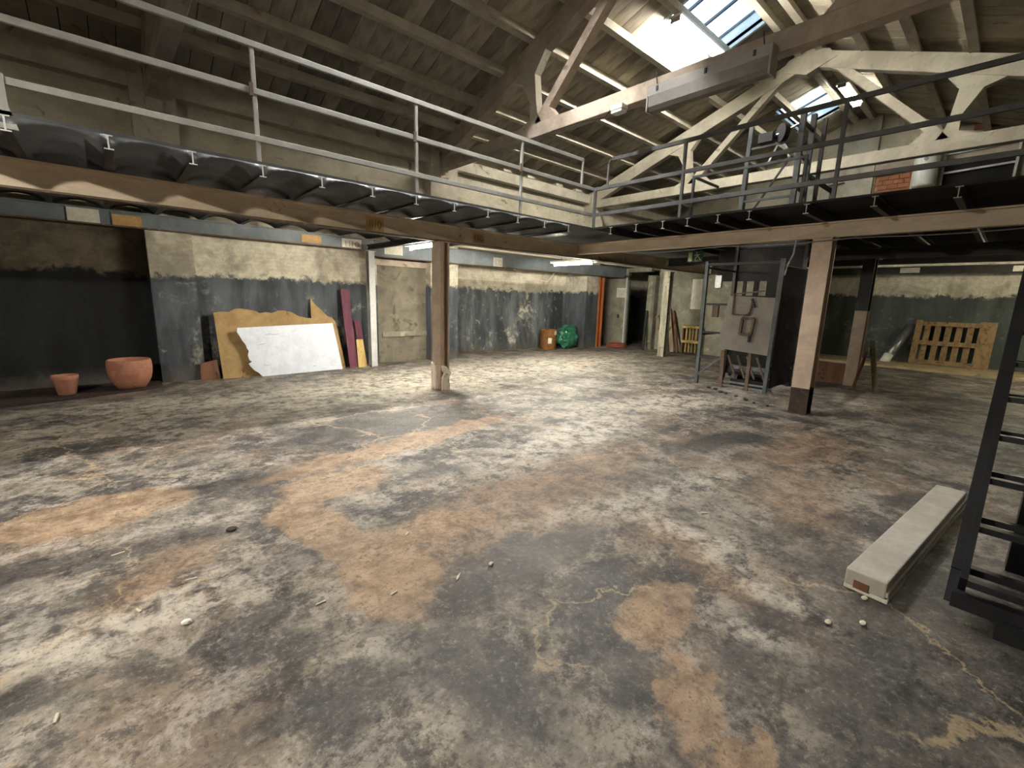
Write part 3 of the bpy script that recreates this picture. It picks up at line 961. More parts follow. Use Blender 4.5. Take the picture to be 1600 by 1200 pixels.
# ------------------------------------------------------------------ posts
def h_post(x, y, h, w, d, mat, label, axis='x', z0=0.0, lower=None, name="steel_post"):
    t = thing(name, (x, y, z0), label, "post")

    def sec(za, zb, m, nm):
        mb = MB()
        tf, tw = .022, .018
        if axis == 'x':     # flanges face -x / +x
            mb.box(x - d / 2, y - w / 2, za, x - d / 2 + tf, y + w / 2, zb)
            mb.box(x + d / 2 - tf, y - w / 2, za, x + d / 2, y + w / 2, zb)
            mb.box(x - d / 2 + tf, y - tw / 2, za, x + d / 2 - tf, y + tw / 2, zb)
        else:
            mb.box(x - w / 2, y - d / 2, za, x + w / 2, y - d / 2 + tf, zb)
            mb.box(x - w / 2, y + d / 2 - tf, za, x + w / 2, y + d / 2, zb)
            mb.box(x - tw / 2, y - d / 2 + tf, za, x + tw / 2, y + d / 2 - tf, zb)
        return mb.build(nm, m, t)
    if lower:
        sec(z0, lower[0], lower[1], "lower_shaft")
        sec(lower[0], z0 + h, mat, "upper_shaft")
    else:
        sec(z0, z0 + h, mat, "shaft")
    MB().box(x - d * .52, y - w * .52, z0, x + d * .52, y + w * .52, z0 + .008).build("base_plate", 'rust', t)
    MB().box(x - max(w, d) * .6, y - max(w, d) * .6, z0 + h - .012, x + max(w, d) * .6, y + max(w, d) * .6, z0 + h).build("cap_plate", mat, t)
    return t


t = h_post(4.31, 6.62, 2.5, .19, .19, 'post', "brown steel post with broken white plaster round its foot", axis='x')
MB().box(4.2, 6.49, .36, 4.27, 6.75, 2.49).build("cover_channel", 'post', t)
mb = MB()
mb.prism([(4.17, 6.6, 0), (4.17, 6.75, 0), (4.17, 6.75, .47), (4.17, 6.70, .44), (4.17, 6.66, .47), (4.17, 6.61, .42)], (.05, 0, 0))
mb.build("plaster_casing", 'plaster', t)
mb = MB()
mb.prism([(4.22, 6.46, .0), (4.36, 6.46, 0), (4.38, 6.46, .1), (4.33, 6.46, .16), (4.4, 6.46, .3), (4.3, 6.46, .42), (4.21, 6.46, .44), (4.23, 6.46, .34), (4.27, 6.46, .3), (4.22, 6.46, .22)], (0, .04, 0))
mb.build("plaster_casing", 'plaster', t)
h_post(7.76, 2.0, 2.57, .24, .24, 'post', "large brown steel post under the right gallery, in front of the hoist", axis='x', lower=(.40, 'rust_dark'))
h_post(12.42, 7.0, 2.5, .2, .2, 'pale_wood', "pale weathered post in front of the leaning planks", axis='x')
h_post(11.5, 2.12, 2.57, .2, .26, 'dark_steel', "dark post with brown lower half behind the big brown post", axis='x', lower=(1.55, 'post'))
h_post(4.44, 9.66, 2.54, .14, .16, 'white_steel', "pale grey steel column beside the maroon plank", axis='y')
h_post(12.9, 9.84, 2.40, .2, .24, 'orange', "orange painted column beside the grey sliding door", axis='x')
h_post(17.2, .55, 2.58, .14, .14, 'dark_steel', "thin dark post standing far right near the pallet", axis='x') if False else None

# ------------------------------------------------------------------ railings
rl = thing("railing", (2.0, DECK_Y, Z_DECK), "grey three-bar railing along the left gallery edge", "railing")
ry = DECK_Y + .03
X_END = 6.55
for z, x1, nm in ((4.03, X_END, "top_rail"), (3.60, DECK_X, "rail"), (3.155, DECK_X, "rail")):
    MB().bar((XB0, ry, z), (x1, ry, z), .035, .058).build(nm, 'rail', rl, bevel=.004)
for x in (-4.2, -2.35, -.46, 1.36, 3.22, 5.08):
    MB().bar((x, ry + .005, Z_DECK), (x, ry + .005, 4.01), .04, .035, (0, 1, 0)).build("baluster", 'rail', rl, bevel=.004)
    MB().box(x - .05, ry - .032, 3.545, x - .015, ry + .0, 3.665).build("clip_plate", 'rust', rl)
MB().bar((X_END - .01, ry, 4.05), (X_END - .01, ry, 3.6), .035, .035, (0, 1, 0)).build("end_drop", 'rail', rl)
mb = MB().prism([(-.52, ry - .03, 3.2), (-.40, ry - .03, 3.2), (-.40, ry - .03, 2.98), (-.36, ry - .03, 2.80), (-.5, ry - .03, 2.80), (-.5, ry - .03, 2.94)], (0, .02, 0))
mb.build("gusset_plate", 'rail', rl)

rr = thing("railing", (DECK_X, 2.0, Z_DECK), "dark three-bar railing along the right gallery edge", "railing")
rx = DECK_X + .03
for z, y1, nm in ((4.05, 5.15, "top_rail"), (3.60, DECK_Y + .02, "rail"), (3.155, DECK_Y + .02, "rail")):
    MB().bar((rx, -2.2, z), (rx, y1, z), .035, .06).build(nm, 'rail_dark', rr, bevel=.004)
for y in (DECK_Y + .0, 3.80, 1.76, -.25):
    top = 3.62 if y > 5 else 4.03
    MB().bar((rx, y, Z_DECK), (rx, y, top), .045, .04, (1, 0, 0)).build("baluster", 'rail_dark', rr, bevel=.004)
mb = MB().tube([(rx, 5.15, 4.05), (rx, 5.2, 4.04), (rx, 5.24, 3.98), (rx, 5.24, 3.62)], .02, 8)
mb.build("end_drop", 'rail_dark', rr)

hr = thing("railing", (8.2, 3.6, Z_DECK), "lower guard railing round the hoist opening on the right gallery", "railing")
for z in (3.45, 3.88):
    MB().bar((8.3, 2.55, z), (8.3, 4.35, z), .03, .04).build("rail", 'grey_steel', hr)
for y in (2.55, 4.35):
    MB().bar((8.3, y, Z_DECK), (8.3, y, 3.9), .04, .04, (1, 0, 0)).build("baluster", 'grey_steel', hr)
MB().bar((8.3, 4.35, 3.88), (9.3, 4.35, 3.88), .03, .04).build("rail", 'grey_steel', hr)


# ------------------------------------------------------------------ hoist
ho = thing("goods_hoist", (9.5, 3.55, 0), "old steel goods hoist with brown-grey plate door and open tower", "hoist")


def hbar(p, q, w, nm, mat='grey_steel', h=None):
    return MB().bar(p, q, w, h or w, (1, 0, 0) if abs(p[2] - q[2]) > .2 else (0, 0, 1)).build(nm, mat, ho)


hbar((8.92, 4.2, 0), (8.92, 4.22, 2.42), .06, "front_post")
hbar((8.92, 2.9, 0), (8.92, 2.88, 2.42), .06, "front_post")
hbar((10.2, 4.2, 0), (10.2, 4.2, 5.0), .06, "rear_post", 'dark_steel')
hbar((10.2, 2.9, 0), (10.2, 2.9, 5.0), .06, "rear_post", 'dark_steel')
for z in (.55, 1.05, 1.6):
    hbar((8.92, 4.2, z), (8.92, 3.7, z), .035, "rung", 'dark_steel', .04)
hbar((8.92, 4.2, .18), (8.92, 3.7, .62), .04, "brace")
hbar((8.92, 3.7, 0), (8.92, 3.72, .72), .07, "stub_post", 'rust')
hbar((8.92, 3.22, 0), (8.92, 3.22, .72), .06, "stub_post", 'rust')
for z in (.05, .12):
    hbar((8.92, 3.72, z), (8.92, 2.92, z), .03, "sill_bar", 'galv')
dp = MB().prism([(8.9, 3.86, .76), (8.9, 2.91, .70), (8.9, 2.90, 1.74), (8.9, 3.72, 1.77)], (.02, 0, 0)).build("plate_door", 'machine', ho)
mb = MB()
for (p, q) in (((8.87, 3.62, 1.80), (8.87, 3.62, 1.42)), ((8.87, 3.62, 1.42), (8.87, 3.32, 1.42)), ((8.87, 3.32, 1.42), (8.87, 3.28, 1.70)), ((8.87, 3.62, 1.80), (8.87, 3.1, 1.86))):
    mb.bar(p, q, .025, .025, (1, 0, 0))
mb.build("latch_rod", 'rust', dp)
mb = MB()
for (p, q) in (((8.86, 3.42, 1.36), (8.86, 3.22, 1.36)), ((8.86, 3.42, 1.36), (8.86, 3.44, 1.06)), ((8.86, 3.44, 1.06), (8.86, 3.25, 1.06)), ((8.86, 3.22, 1.36), (8.86, 3.24, 1.06))):
    mb.bar(p, q, .045, .04, (1, 0, 0))
mb.build("handle_frame", 'rust', dp)
MB().bar((8.87, 3.3, 1.72), (8.87, 3.24, 1.56), .03, .04, (1, 0, 0)).build("lever", 'black_steel', dp)
MB().bar((8.87, 3.26, 1.1), (8.87, 3.26, .92), .04, .04, (1, 0, 0)).build("lever", 'black_steel', dp)
mb = MB()
mb.box(10.22, 2.95, .1, 10.25, 4.17, 1.80)
mb.box(10.22, 2.95, 2.10, 10.25, 4.6, 2.76)
for ya, yb in ((2.95, 3.55), (3.70, 3.80), (3.95, 4.02), (4.15, 4.22)):
    mb.box(10.22, ya, 1.80, 10.25, yb, 2.10)
mb.build("back_sheet", 'near_black', ho)
mb = MB()
for i in range(26):
    x = 8.97 + i * .048
    mb.box(x, 2.845, .1, x + .018, 2.855, 2.3)
mb.build("side_mesh", 'near_black', ho)
for z in (.5, 1.1, 1.75, 2.3):
    hbar((8.92, 2.88, z), (10.2, 2.9, z), .035, "side_rail", 'dark_steel')
for z in (1.0, 2.3):
    hbar((8.92, 4.22, z), (10.2, 4.2, z), .035, "side_rail", 'dark_steel')
hbar((8.92, 2.9, 2.36), (8.92, 4.2, 2.36), .05, "head_rail", 'dark_steel')
# machinery inside the pit
mb = MB().tube([(9.3, 3.0, .3), (9.3, 3.7, .3)], .12, 14)
mb.build("drum_winch", 'black_steel', ho)
mb = MB().tube([(9.35, 3.5, .1), (9.35, 3.62, .1)], .22, 18)
mb.build("flywheel", 'dark_steel', ho)
MB().box(9.1, 3.05, .02, 9.7, 3.6, .16).build("motor_bed", 'black_steel', ho)
for a in range(4):
    y = 3.0 + .18 * a
    MB().bar((9.15, y, .2), (9.2, y + .2, .62), .03, .03).build("link_rod", 'rust', ho)
# control boxes on the left side
for z, c in ((2.05, 'galv'), (1.45, 'rust')):
    MB().box(9.4, 4.13, z - .11, 9.46, 4.25, z + .13).build("control_box", c, ho)
# tower above the deck
hbar((9.6, 4.0, 2.93), (9.6, 3.95, 4.95), .075, "tower_post", 'grey_steel')
hbar((9.6, 3.08, 2.93), (9.6, 3.08, 5.05), .085, "tower_post", 'grey_steel')
hbar((10.15, 3.08, 2.93), (10.15, 3.08, 5.1), .085, "tower_post", 'black_steel')
for z in (3.2, 3.75, 4.3, 4.85):
    hbar((9.6, 3.08, z), (10.15, 3.08, z - .02), .04, "tower_rung", 'dark_steel', .05)
for z in (3.6, 4.55):
    hbar((9.6, 3.08, z), (9.6, 4.0, z), .04, "tower_rail", 'grey_steel')
hbar((9.6, 3.9, 3.2), (9.6, 3.2, 4.3), .03, "tower_brace", 'dark_steel')
hbar((10.15, 3.08, 4.05), (11.4, 2.95, 3.95), .06, "tower_brace", 'dark_steel')
hbar((10.15, 3.08, 3.4), (11.4, 2.95, 3.25), .06, "tower_brace", 'dark_steel')
hbar((11.4, 2.95, 2.93), (11.4, 2.95, 4.0), .06, "tower_stay", 'dark_steel')
mb = MB().tube([(9.55, 3.42, 4.72), (9.62, 3.36, 4.72)], .16, 24)
mb.build("pulley_wheel", 'black_steel', ho)
MB().tube([(9.7, 3.8, 4.66), (9.5, 3.1, 4.78)], .022, 10).build("pulley_shaft", 'galv', ho)
MB().box(9.55, 3.55, 4.62, 9.75, 3.8, 4.78).build("motor", 'dark_steel', ho)
for s_ in (-.2, .2):
    MB().bar((9.6, 3.4 + s_, 4.2), (9.6, 3.4, 4.66), .03, .03, (1, 0, 0)).build("pulley_bracket", 'galv', ho)

# ------------------------------------------------------------------ lamps with fluorescent tubes
def strip_lamp(p, q, label, mat='tube', twin=0.0, hang=None, r=.02, tray=.07, skirt=0.0, side='opal'):
    p, q = Vector(p), Vector(q)
    t = thing("fluorescent_lamp", (p + q) / 2, label, "light fixture")
    d = (q - p).normalized()
    up_ = Vector((0, 0, 1))
    MB().bar(p + up_ * .055, q + up_ * .055, tray, .05).build("tray", 'white_paint', t)
    sd_ = d.cross(up_).normalized()
    for k in ((-1, 1) if twin else (0,)):
        MB().tube([p + d * .03 + sd_ * (k * twin), q - d * .03 + sd_ * (k * twin)], r, 10).build("tube", mat, t, smooth=True)
    for c in (p + d * .015, q - d * .015):
        MB().bar(c - d * .015, c + d * .015, .045 + 2 * twin, .08).build("end_holder", 'fixture', t)
    if skirt:
        for k in (-1, 1):
            o_ = sd_ * (k * tray / 2) + up_ * (.08 - skirt / 2)
            MB().bar(p + o_, q + o_, .006, skirt).build("added_reflector_side", side, t)
        for c in (p, q):
            MB().bar(c - sd_ * tray / 2 + up_ * (.08 - skirt / 2), c + sd_ * tray / 2 + up_ * (.08 - skirt / 2), .006, skirt).build("added_reflector_end", 'fixture', t)
    if hang:
        for k in (.2, .8):
            c = p.lerp(q, k)
            MB().tube([c + up_ * .08, Vector((c.x, c.y, hang))], .006, 6).build("hanger", 'dark_steel', t)
    return t


strip_lamp((4.52, 6.85, 2.50), (4.52, 8.05, 2.50), "lit fluorescent lamp just behind the brown post under the left gallery", tray=.22, hang=2.9)
strip_lamp((8.55, 6.75, 2.46), (8.5, 7.95, 2.46), "lit fluorescent lamp under the gallery corner near the green bag", tray=.3, hang=2.9)
strip_lamp((14.4, -1.7, 2.66), (14.4, -.5, 2.66), "lit fluorescent lamp under the right gallery in front of the far wall", mat='tube_dim', hang=2.9)
pl_ = thing("added_pendant_lamp", (-3.0, 2.6, 3.45), "lit pendant lamp in a metal shade added out of view left of the viewer", "light fixture")  # added to light the gallery beams and cast the joist shadows
MB().lathe([(.0, -.07), (.04, -.058), (.062, -.03), (.07, 0), (.062, .03), (.04, .058), (.0, .07)], (-3.0, 2.6, 3.45), 20).build("added_bulb", 'tube_hall', pl_, smooth=True)
so = MB()
n_ = 28
vs, fs = [], []
for r_, z_ in ((.26, -.005), (.20, .10), (.06, .17), (.03, .2)):
    for k in range(n_):
        vs.append((-3.0 + r_ * math.cos(2 * math.pi * k / n_), 2.6 + r_ * math.sin(2 * math.pi * k / n_), 3.45 + z_))
for i in range(3):
    for k in range(n_):
        fs.append((i * n_ + k, i * n_ + (k + 1) % n_, (i + 1) * n_ + (k + 1) % n_, (i + 1) * n_ + k))
so.add(vs, fs)
so.build("added_lamp_shade", 'grey_steel', pl_).modifiers.new("th", 'SOLIDIFY').thickness = .003
MB().tube([(-3.0, 2.6, 3.64), (-3.0, 2.6, z_raft(2.6))], .008, 6).build("added_cord", 'rubber', pl_)
strip_lamp((8.35, 5.04, 6.72), (10.2, 5.04, 6.72), "bright twin fluorescent lamp under the purlin at the large skylight", mat='tube_roof', twin=.07, tray=.26, hang=6.84)
strip_lamp((14.2, 3.8, 7.02), (15.8, 3.8, 7.02), "bright twin fluorescent lamp under the ridge near the far skylight", mat='tube_far', twin=.07, tray=.26, hang=7.14)
strip_lamp((2.75, 5.04, 6.72), (4.6, 5.04, 6.72), "bright twin fluorescent lamp with an added light-cutting reflector under the purlin over the near floor", mat='tube_near', twin=.07, tray=.3, hang=6.84, skirt=.34)  # deep reflector added to keep this lamp's light off walls and ceiling

# ------------------------------------------------------------------ stair
st = thing("steel_stair", (3.2, -.4, 0), "black open steel stair rising to the right gallery", "stair")
A0, A1 = Vector((3.2, 0, .17)), Vector((6.87, 0, 2.85))
for y in (-.03, -.85):
    a, b = Vector((A0.x, y, A0.z)), Vector((A1.x, y, A1.z))
    MB().bar(a, b, .03, .2).build("stringer", 'black_steel', st)
    MB().bar(a + Vector((0, .02, .095)), b + Vector((0, .02, .095)), .07, .012).build("stringer_flange", 'black_steel', st)
    MB().bar(a + Vector((0, .02, -.095)), b + Vector((0, .02, -.095)), .07, .012).build("stringer_flange", 'black_steel', st)
NT_ = 13
for i in range(NT_):
    c = A0.lerp(A1, (i + .25) / NT_)
    tr_ = MB().bar((c.x - .09, -.045, c.z), (c.x - .09, -.835, c.z), .05, .035).build("tread", 'black_steel', st)
    MB().bar((c.x + .08, -.045, c.z), (c.x + .08, -.835, c.z), .05, .035).build("tread_bar", 'black_steel', tr_)
MB().bar((3.17, 0, .12), (3.17, -.88, .12), .06, .08).build("bottom_bar", 'black_steel', st)
for y in (-.24, -.68):
    MB().box(3.12, y - .07, 0, 3.28, y + .07, .1).build("foot_block", 'black_steel', st)
MB().box(4.05, -.35, 0, 4.2, -.2, .75).build("prop_block", 'black_steel', st)

# ------------------------------------------------------------------ white timber on the floor
wb_ = thing("box_beam", (3.9, .25, 0), "worn white painted timber beam lying on the floor beside the stair", "timber")
d = (Vector((4.79, .165, 0)) - Vector((3.02, .325, 0))).normalized()
p0 = Vector((3.03, .335, 0))
p1 = p0 + d * 2.15
side = Vector((-d.y, d.x, 0))
c0, c1 = p0 + Vector((0, 0, .078)), p1 + Vector((0, 0, .078))
MB().bar(c0, c1, .19, .10).build("upper_face", 'beam_white', wb_, bevel=.008)
MB().bar(p0 + Vector((.01, 0, .014)) - side * .006, p1 + Vector((0, 0, .014)) - side * .006, .205, .028).build("lower_strip", 'board_edge', wb_, bevel=.004)
MB().bar(p0 + Vector((.005, 0, .055)) - side * .1, p1 + Vector((0, 0, .055)) - side * .1, .014, .03).build("side_moulding", 'beam_white', wb_, bevel=.003)
MB().bar(p0 + Vector((.0, 0, .05)) - d * .003 + side * .05, p0 + Vector((.0, 0, .05)) - d * .003 - side * .02, .01, .045).build("rotten_edge", 'brown_wood', wb_)

# ------------------------------------------------------------------ leaning boards on the left
def leaning_sheet(name, bottom, ux, h_pts, lean, th, mat, label, cat, loc=None):
    """outline in (u,h): u metres along ux from bottom, h metres up the sheet; lean = angle from vertical toward +y"""
    bottom = Vector(bottom)
    ux = Vector(ux).normalized()
    nrm_h = Vector((-ux.y, ux.x, 0))
    if nrm_h.y < 0:
        nrm_h = -nrm_h
    uh = Vector((nrm_h.x * math.sin(lean), nrm_h.y * math.sin(lean), math.cos(lean)))
    nn = ux.cross(uh).normalized()
    pts = [bottom + ux * u + uh * h for u, h in h_pts]
    mb = MB().prism(pts, -nn * th if nn.y < 0 else nn * th)
    return tag(mb.build(name, mat, loc=bottom), label, cat)


random.seed(3)
top = []
prof = [(-.02, 1.23), (.12, 1.25), (.22, 1.24), (.33, 1.30), (.42, 1.31), (.55, 1.29), (.68, 1.26), (.74, 1.22), (.86, 1.24), (.96, 1.22), (1.08, 1.27), (1.2, 1.27), (1.32, 1.24), (1.45, 1.16), (1.6, 1.12), (1.72, 1.11), (1.75, 1.06)]
leaning_sheet("plywood_sheet", (1.49, 9.60, .0), (1, 0, 0), [(0, 0), (1.78, 0)] + [(u, h) for u, h in reversed(prof)], .22, .014, 'cardboard', "large tan sheet with wavy torn top leaning behind the white board", "board")
leaning_sheet("plywood_offcut", (3.2, 9.72, .0), (1, 0, 0), [(0, 0), (.62, 0), (.58, .45), (.5, 1.02), (.44, 1.1), (.34, 1.14), (.22, 1.28), (.1, 1.40), (.03, 1.53), (.01, 1.2)], .16, .014, 'cardboard', "tan offcut with a pointed corner beside the maroon plank", "board")
wbd = leaning_sheet("white_board", (2.12, 9.50, .0), (1, 0.0, 0), [(0, 0), (1.55, .015), (1.50, .5), (1.44, 1.0), (.6, .975), (-.33, .94), (-.34, .86), (-.3, .78), (-.27, .7), (-.22, .62), (-.21, .55), (-.18, .5), (-.21, .42), (-.19, .33), (-.15, .30), (-.21, .26), (-.18, .2), (-.12, .12), (-.06, .08)], .17, .02, 'white_board', "broken white board leaning in front of the tan sheets", "board")
random.seed(11)


def stroke(parent, pts, r=.004, mat='ink', name="scribble"):
    return MB().tube(pts, r, 5).build(name, mat, parent)


for (u0, h0, n_, ln) in ((.12, .80, 6, .3), (.0, .62, 3, .15), (.05, .22, 4, .12), (.95, .12, 2, .12)):
    pts = []
    for i in range(n_):
        u, h = u0 + ln * i / n_, h0 + random.uniform(-.02, .02)
        pts.append(Vector((2.12 + u, 9.497 + math.sin(.17) * h, math.cos(.17) * h)))
    stroke(wbd, pts, .0035, 'galv', "scuff_mark")
leaning_sheet("maroon_plank", (3.9, 9.66, 0), (1, 0, 0), [(0, 0), (.17, 0), (.155, .8), (.13, 1.1), (.14, 1.72), (-.06, 1.72), (-.04, .9)], .13, .03, 'purple', "tall maroon plank leaning between the tan offcut and the pale column", "plank")
leaning_sheet("brown_plank", (4.19, 9.72, 0), (1, 0, 0), [(0, 0), (.14, 0), (.08, 1.05), (-.07, 1.06)], .16, .03, 'purple', "shorter maroon-brown plank leaning against the pale column", "plank")
leaning_sheet("small_panel", (4.08, 9.63, 0), (1, 0, 0), [(0, 0), (.2, 0), (.15, .62), (-.0, .62)], .12, .015, 'yellow_wood', "small pale yellow panel between the two maroon planks", "board")
leaning_sheet("brown_offcut", (1.15, 9.62, 0), (1, 0, 0), [(0, 0), (.3, 0), (.28, .36), (.14, .33), (.02, .3)], .2, .02, 'brown_wood', "small brown offcut standing at the left foot of the tan sheet", "board")

# ------------------------------------------------------------------ pots
t = thing("flower_pot", (-.55, 9.2, .035), "small plain terracotta flower pot near the dark left wall", "pot")
MB().lathe([(.095, 0), (.1, .005), (.142, .22), (.146, .225), (.150, .28), (.148, .285), (.136, .285), (.134, .22), (.09, .02), (.0, .02)], (-.55, 9.2, .035), 40).build("body", 'terracotta', t, smooth=True)
t = thing("flower_pot", (.19, 9.28, .035), "large rounded terracotta pot beside the dark pilaster", "pot")
MB().lathe([(.15, 0), (.17, .004), (.215, .07), (.255, .15), (.278, .25), (.285, .34), (.28, .42), (.272, .455), (.258, .462), (.248, .45), (.25, .36), (.235, .2), (.17, .05), (0, .03)], (.19, 9.28, .035), 48, .004).build("body", 'terracotta', t, smooth=True)

# ------------------------------------------------------------------ drum and green bag
t = thing("fibre_drum", (10.78, 10.2, 0), "brown fibre drum with white patches beside the green bag", "drum")
MB().lathe([(.26, 0), (.27, .01), (.27, .6), (.28, .61), (.28, .64), (.26, .64), (.255, .1), (0, .1)], (10.78, 10.2, 0), 36).build("shell", 'drum', t, smooth=True)
lab = MB()
for z0, z1, a0, a1 in ((.2, .38, 3.9, 4.35), (.48, .62, 4.7, 5.3)):
    n = 6
    vs, fs = [], []
    for i in range(n + 1):
        a = a0 + (a1 - a0) * i / n
        for z in (z0, z1):
            vs.append((10.78 + math.cos(a) * .274, 10.2 + math.sin(a) * .274, z))
    fs = [(2 * i, 2 * i + 2, 2 * i + 3, 2 * i + 1) for i in range(n)]
    lab.add(vs, fs)
lo = lab.build("paper_patch", 'paper', t)
lo.modifiers.new("th", 'SOLIDIFY').thickness = .003

t = thing("plastic_bag", (11.55, 10.05, 0), "crumpled green plastic bag beside the brown drum", "bag")
bm = bmesh.new()
bmesh.ops.create_icosphere(bm, subdivisions=4, radius=1.0)
for v in bm.verts:
    n = v.co.normalized()
    q = mnoise.noise(n * 2.2 + Vector((3, 1, 7))) * .28 + abs(mnoise.noise(n * 5.0)) * .22 + mnoise.noise(n * 11) * .05
    r = 1.0 + q
    z = n.z * r
    w = 1.0 if z < .2 else 1.0 - .25 * (z - .2)
    v.co = Vector((n.x * r * .36 * w, n.y * r * .30 * w, max(0.0, .36 + z * .36)))
    if z > .75:
        v.co.x += -.12 + .25 * mnoise.noise(n * 3)
me = bpy.data.meshes.new("sack")
bm.to_mesh(me)
bm.free()
me.materials.append(MAT['green_bag'])
o = bpy.data.objects.new("sack", me)
o.parent = t
COL.objects.link(o)
mb = MB()
pts = [(11.2, 9.9, .7), (11.35, 9.86, .78), (11.55, 9.88, .72), (11.8, 9.92, .74), (11.88, 9.95, .62), (11.6, 9.8, .52), (11.35, 9.78, .56)]
mb.prism(pts, (.02, .12, .03))
mb.build("folded_flap", 'green_bag', t)

# ------------------------------------------------------------------ beside the door
t = thing("hose_coil", (13.5, 9.42, 0), "reddish hose coil lying on the floor before the grey door", "hose")
for k, (r, z) in enumerate(((.34, .03), (.33, .075), (.30, .11))):
    MB().tube([(13.5 + math.cos(a) * r + .02 * k, 9.42 + math.sin(a) * r, z) for a in [2 * math.pi * i / 28 for i in range(28)]], .026, 8, True).build("loop", 'red_hose', t, smooth=True)
tag(MB().bar((13.2, 10.02, 0.0), (13.15, 10.42, 1.35), .10, .05).build("grey_pipe", 'galv', loc=(13.2, 10.02, 0)), "grey metal strip leaning beside the orange column", "pipe")
tag(MB().bar((13.35, 10.3, 0.0), (13.5, 10.62, 2.1), .09, .03).build("green_plank", 'grey_steel', loc=(13.35, 10.3, 0)), "tall grey-green plank leaning behind the orange column", "plank")
# planks leaning right of the pier
specs = [(13.55, 8.36, 1.32, .07, 'dark_steel', "dark rusty bar leaning against the rounded pier", .14, 13.84),
         (13.80, 7.86, 1.15, .12, 'grey_wood', "weathered plank leaning nearest the rounded pier", .40, 14.15),
         (13.78, 7.64, 1.2, .13, 'grey_wood', "weathered plank leaning in the middle behind the pale post", .42, 14.15),
         (13.80, 7.42, 1.42, .14, 'grey_wood', "weathered plank leaning outermost, right of the pale post", .44, 14.15),
         (13.85, 7.26, 1.34, .08, 'brown_wood', "dark brown batten leaning beside the slatted rack", .42, 14.15)]
for x, y, ln, w, m_, lab_, le, tx_ in specs:
    top_p = (tx_, y + le, ln)
    tag(MB().bar((x, y, 0), top_p, w, .05, (1, 0, 0)).build("leaning_plank", m_, loc=(x, y, 0)), lab_, "plank", "planks leaning by the store room")
rk = thing("slatted_rack", (14.0, 6.95, 0), "yellowish slatted wooden rack standing behind the hoist", "rack")
for z in (.35, .82):
    MB().box(13.9, 6.6, z, 14.15, 7.2, z + .08).build("shelf_board", 'yellow_wood', rk)
for i in range(5):
    MB().box(14.08, 6.66 + .11 * i, .04, 14.12, 6.71 + .11 * i, .82).build("slat", 'yellow_wood', rk)
for y in (6.6, 7.16):
    MB().box(13.95, y, 0, 14.1, y + .04, .82).build("side_batten", 'brown_wood', rk)


# ------------------------------------------------------------------ notes on the beams
def note(p, n, u, w, h, mat, label, scrib=True, skew=0.0):
    p, n, u = Vector(p), Vector(n), Vector(u)
    v = Vector((0, 0, 1))
    pts = [p - u * w / 2 - v * h / 2, p + u * w / 2 - v * h / 2 + u * skew, p + u * w / 2 + v * h / 2, p - u * w / 2 + v * h / 2]
    o = tag(MB().prism(pts, n * .004).build("paper_note", mat, loc=p), label, "note")
    if scrib:
        rs = random.Random(int(p.x * 100))
        for k in range(3):
            a = -w * .32 + w * .17 * k
            stroke(o, [p + n * .006 + u * (a + rs.uniform(-.01, .01)) + v * (h * .3), p + n * .006 + u * (a + rs.uniform(-.01, .015)) - v * (h * .28)], .004)
        pp = [p + n * .006 + u * (w * .26 + w * .1 * math.cos(i * .63)) + v * (h * .27 * math.sin(i * .63)) for i in range(10 + int(rs.random() * 2))]
        stroke(o, pp, .004)
    return o


YF = 6.585
note((3.12, YF, 2.63), (0, -1, 0), (1, 0, 0), .27, .20, 'tan_paper', "tan note with scrawled letters on the tan beam, left of the brown post")
note((5.06, YF, 2.63), (0, -1, 0), (1, 0, 0), .24, .17, 'tan_paper', "smaller tan note on the tan beam, right of the brown post")
YR = 9.605
note((4.02, YR, 2.64), (0, -1, 0), (1, 0, 0), .42, .2, 'paper', "white note with scrawled letters on the blue-grey beam beside the pale column")
note((3.2, YR, 2.66), (0, -1, 0), (1, 0, 0), .38, .14, 'tan_paper', "tan stain-edged note on the blue-grey beam above the white board", False)
note((-.1, YR, 2.66), (0, -1, 0), (1, 0, 0), .36, .2, 'paper', "dim white note at the dark left end of the blue-grey beam", False)
note((.4, YR, 2.64), (0, -1, 0), (1, 0, 0), .36, .17, 'tan_paper', "brown note at the dark left end of the blue-grey beam", False)
note((4.98, YR, 2.62), (0, -1, 0), (1, 0, 0), .45, .24, 'paper', "blank white sheet on the blue-grey beam right of the pale column", False)
note((8.05, YR, 2.55), (0, -1, 0), (1, 0, 0), .32, .26, 'paper', "square white note on the blue-grey beam right of the brown post")
note((16.88, 2.2, 2.68), (-1, 0, 0), (0, -1, 0), .42, .14, 'paper', "pale label on the dark beam above the pallet", False)
note((16.88, .1, 2.66), (-1, 0, 0), (0, -1, 0), .3, .16, 'paper', "pale label on the dark beam at the right edge of view", False)
note((14.015, 9.72, 1.92), (-1, 0, 0), (0, -1, 0), .38, .34, 'paper', "white notice pinned on the grey sliding door", True)
note((14.21, 6.98, 1.9), (-1, 0, 0), (0, -1, 0), .34, .95, 'paper', "long white sheet hanging on the rendered wall left of the hoist", False)

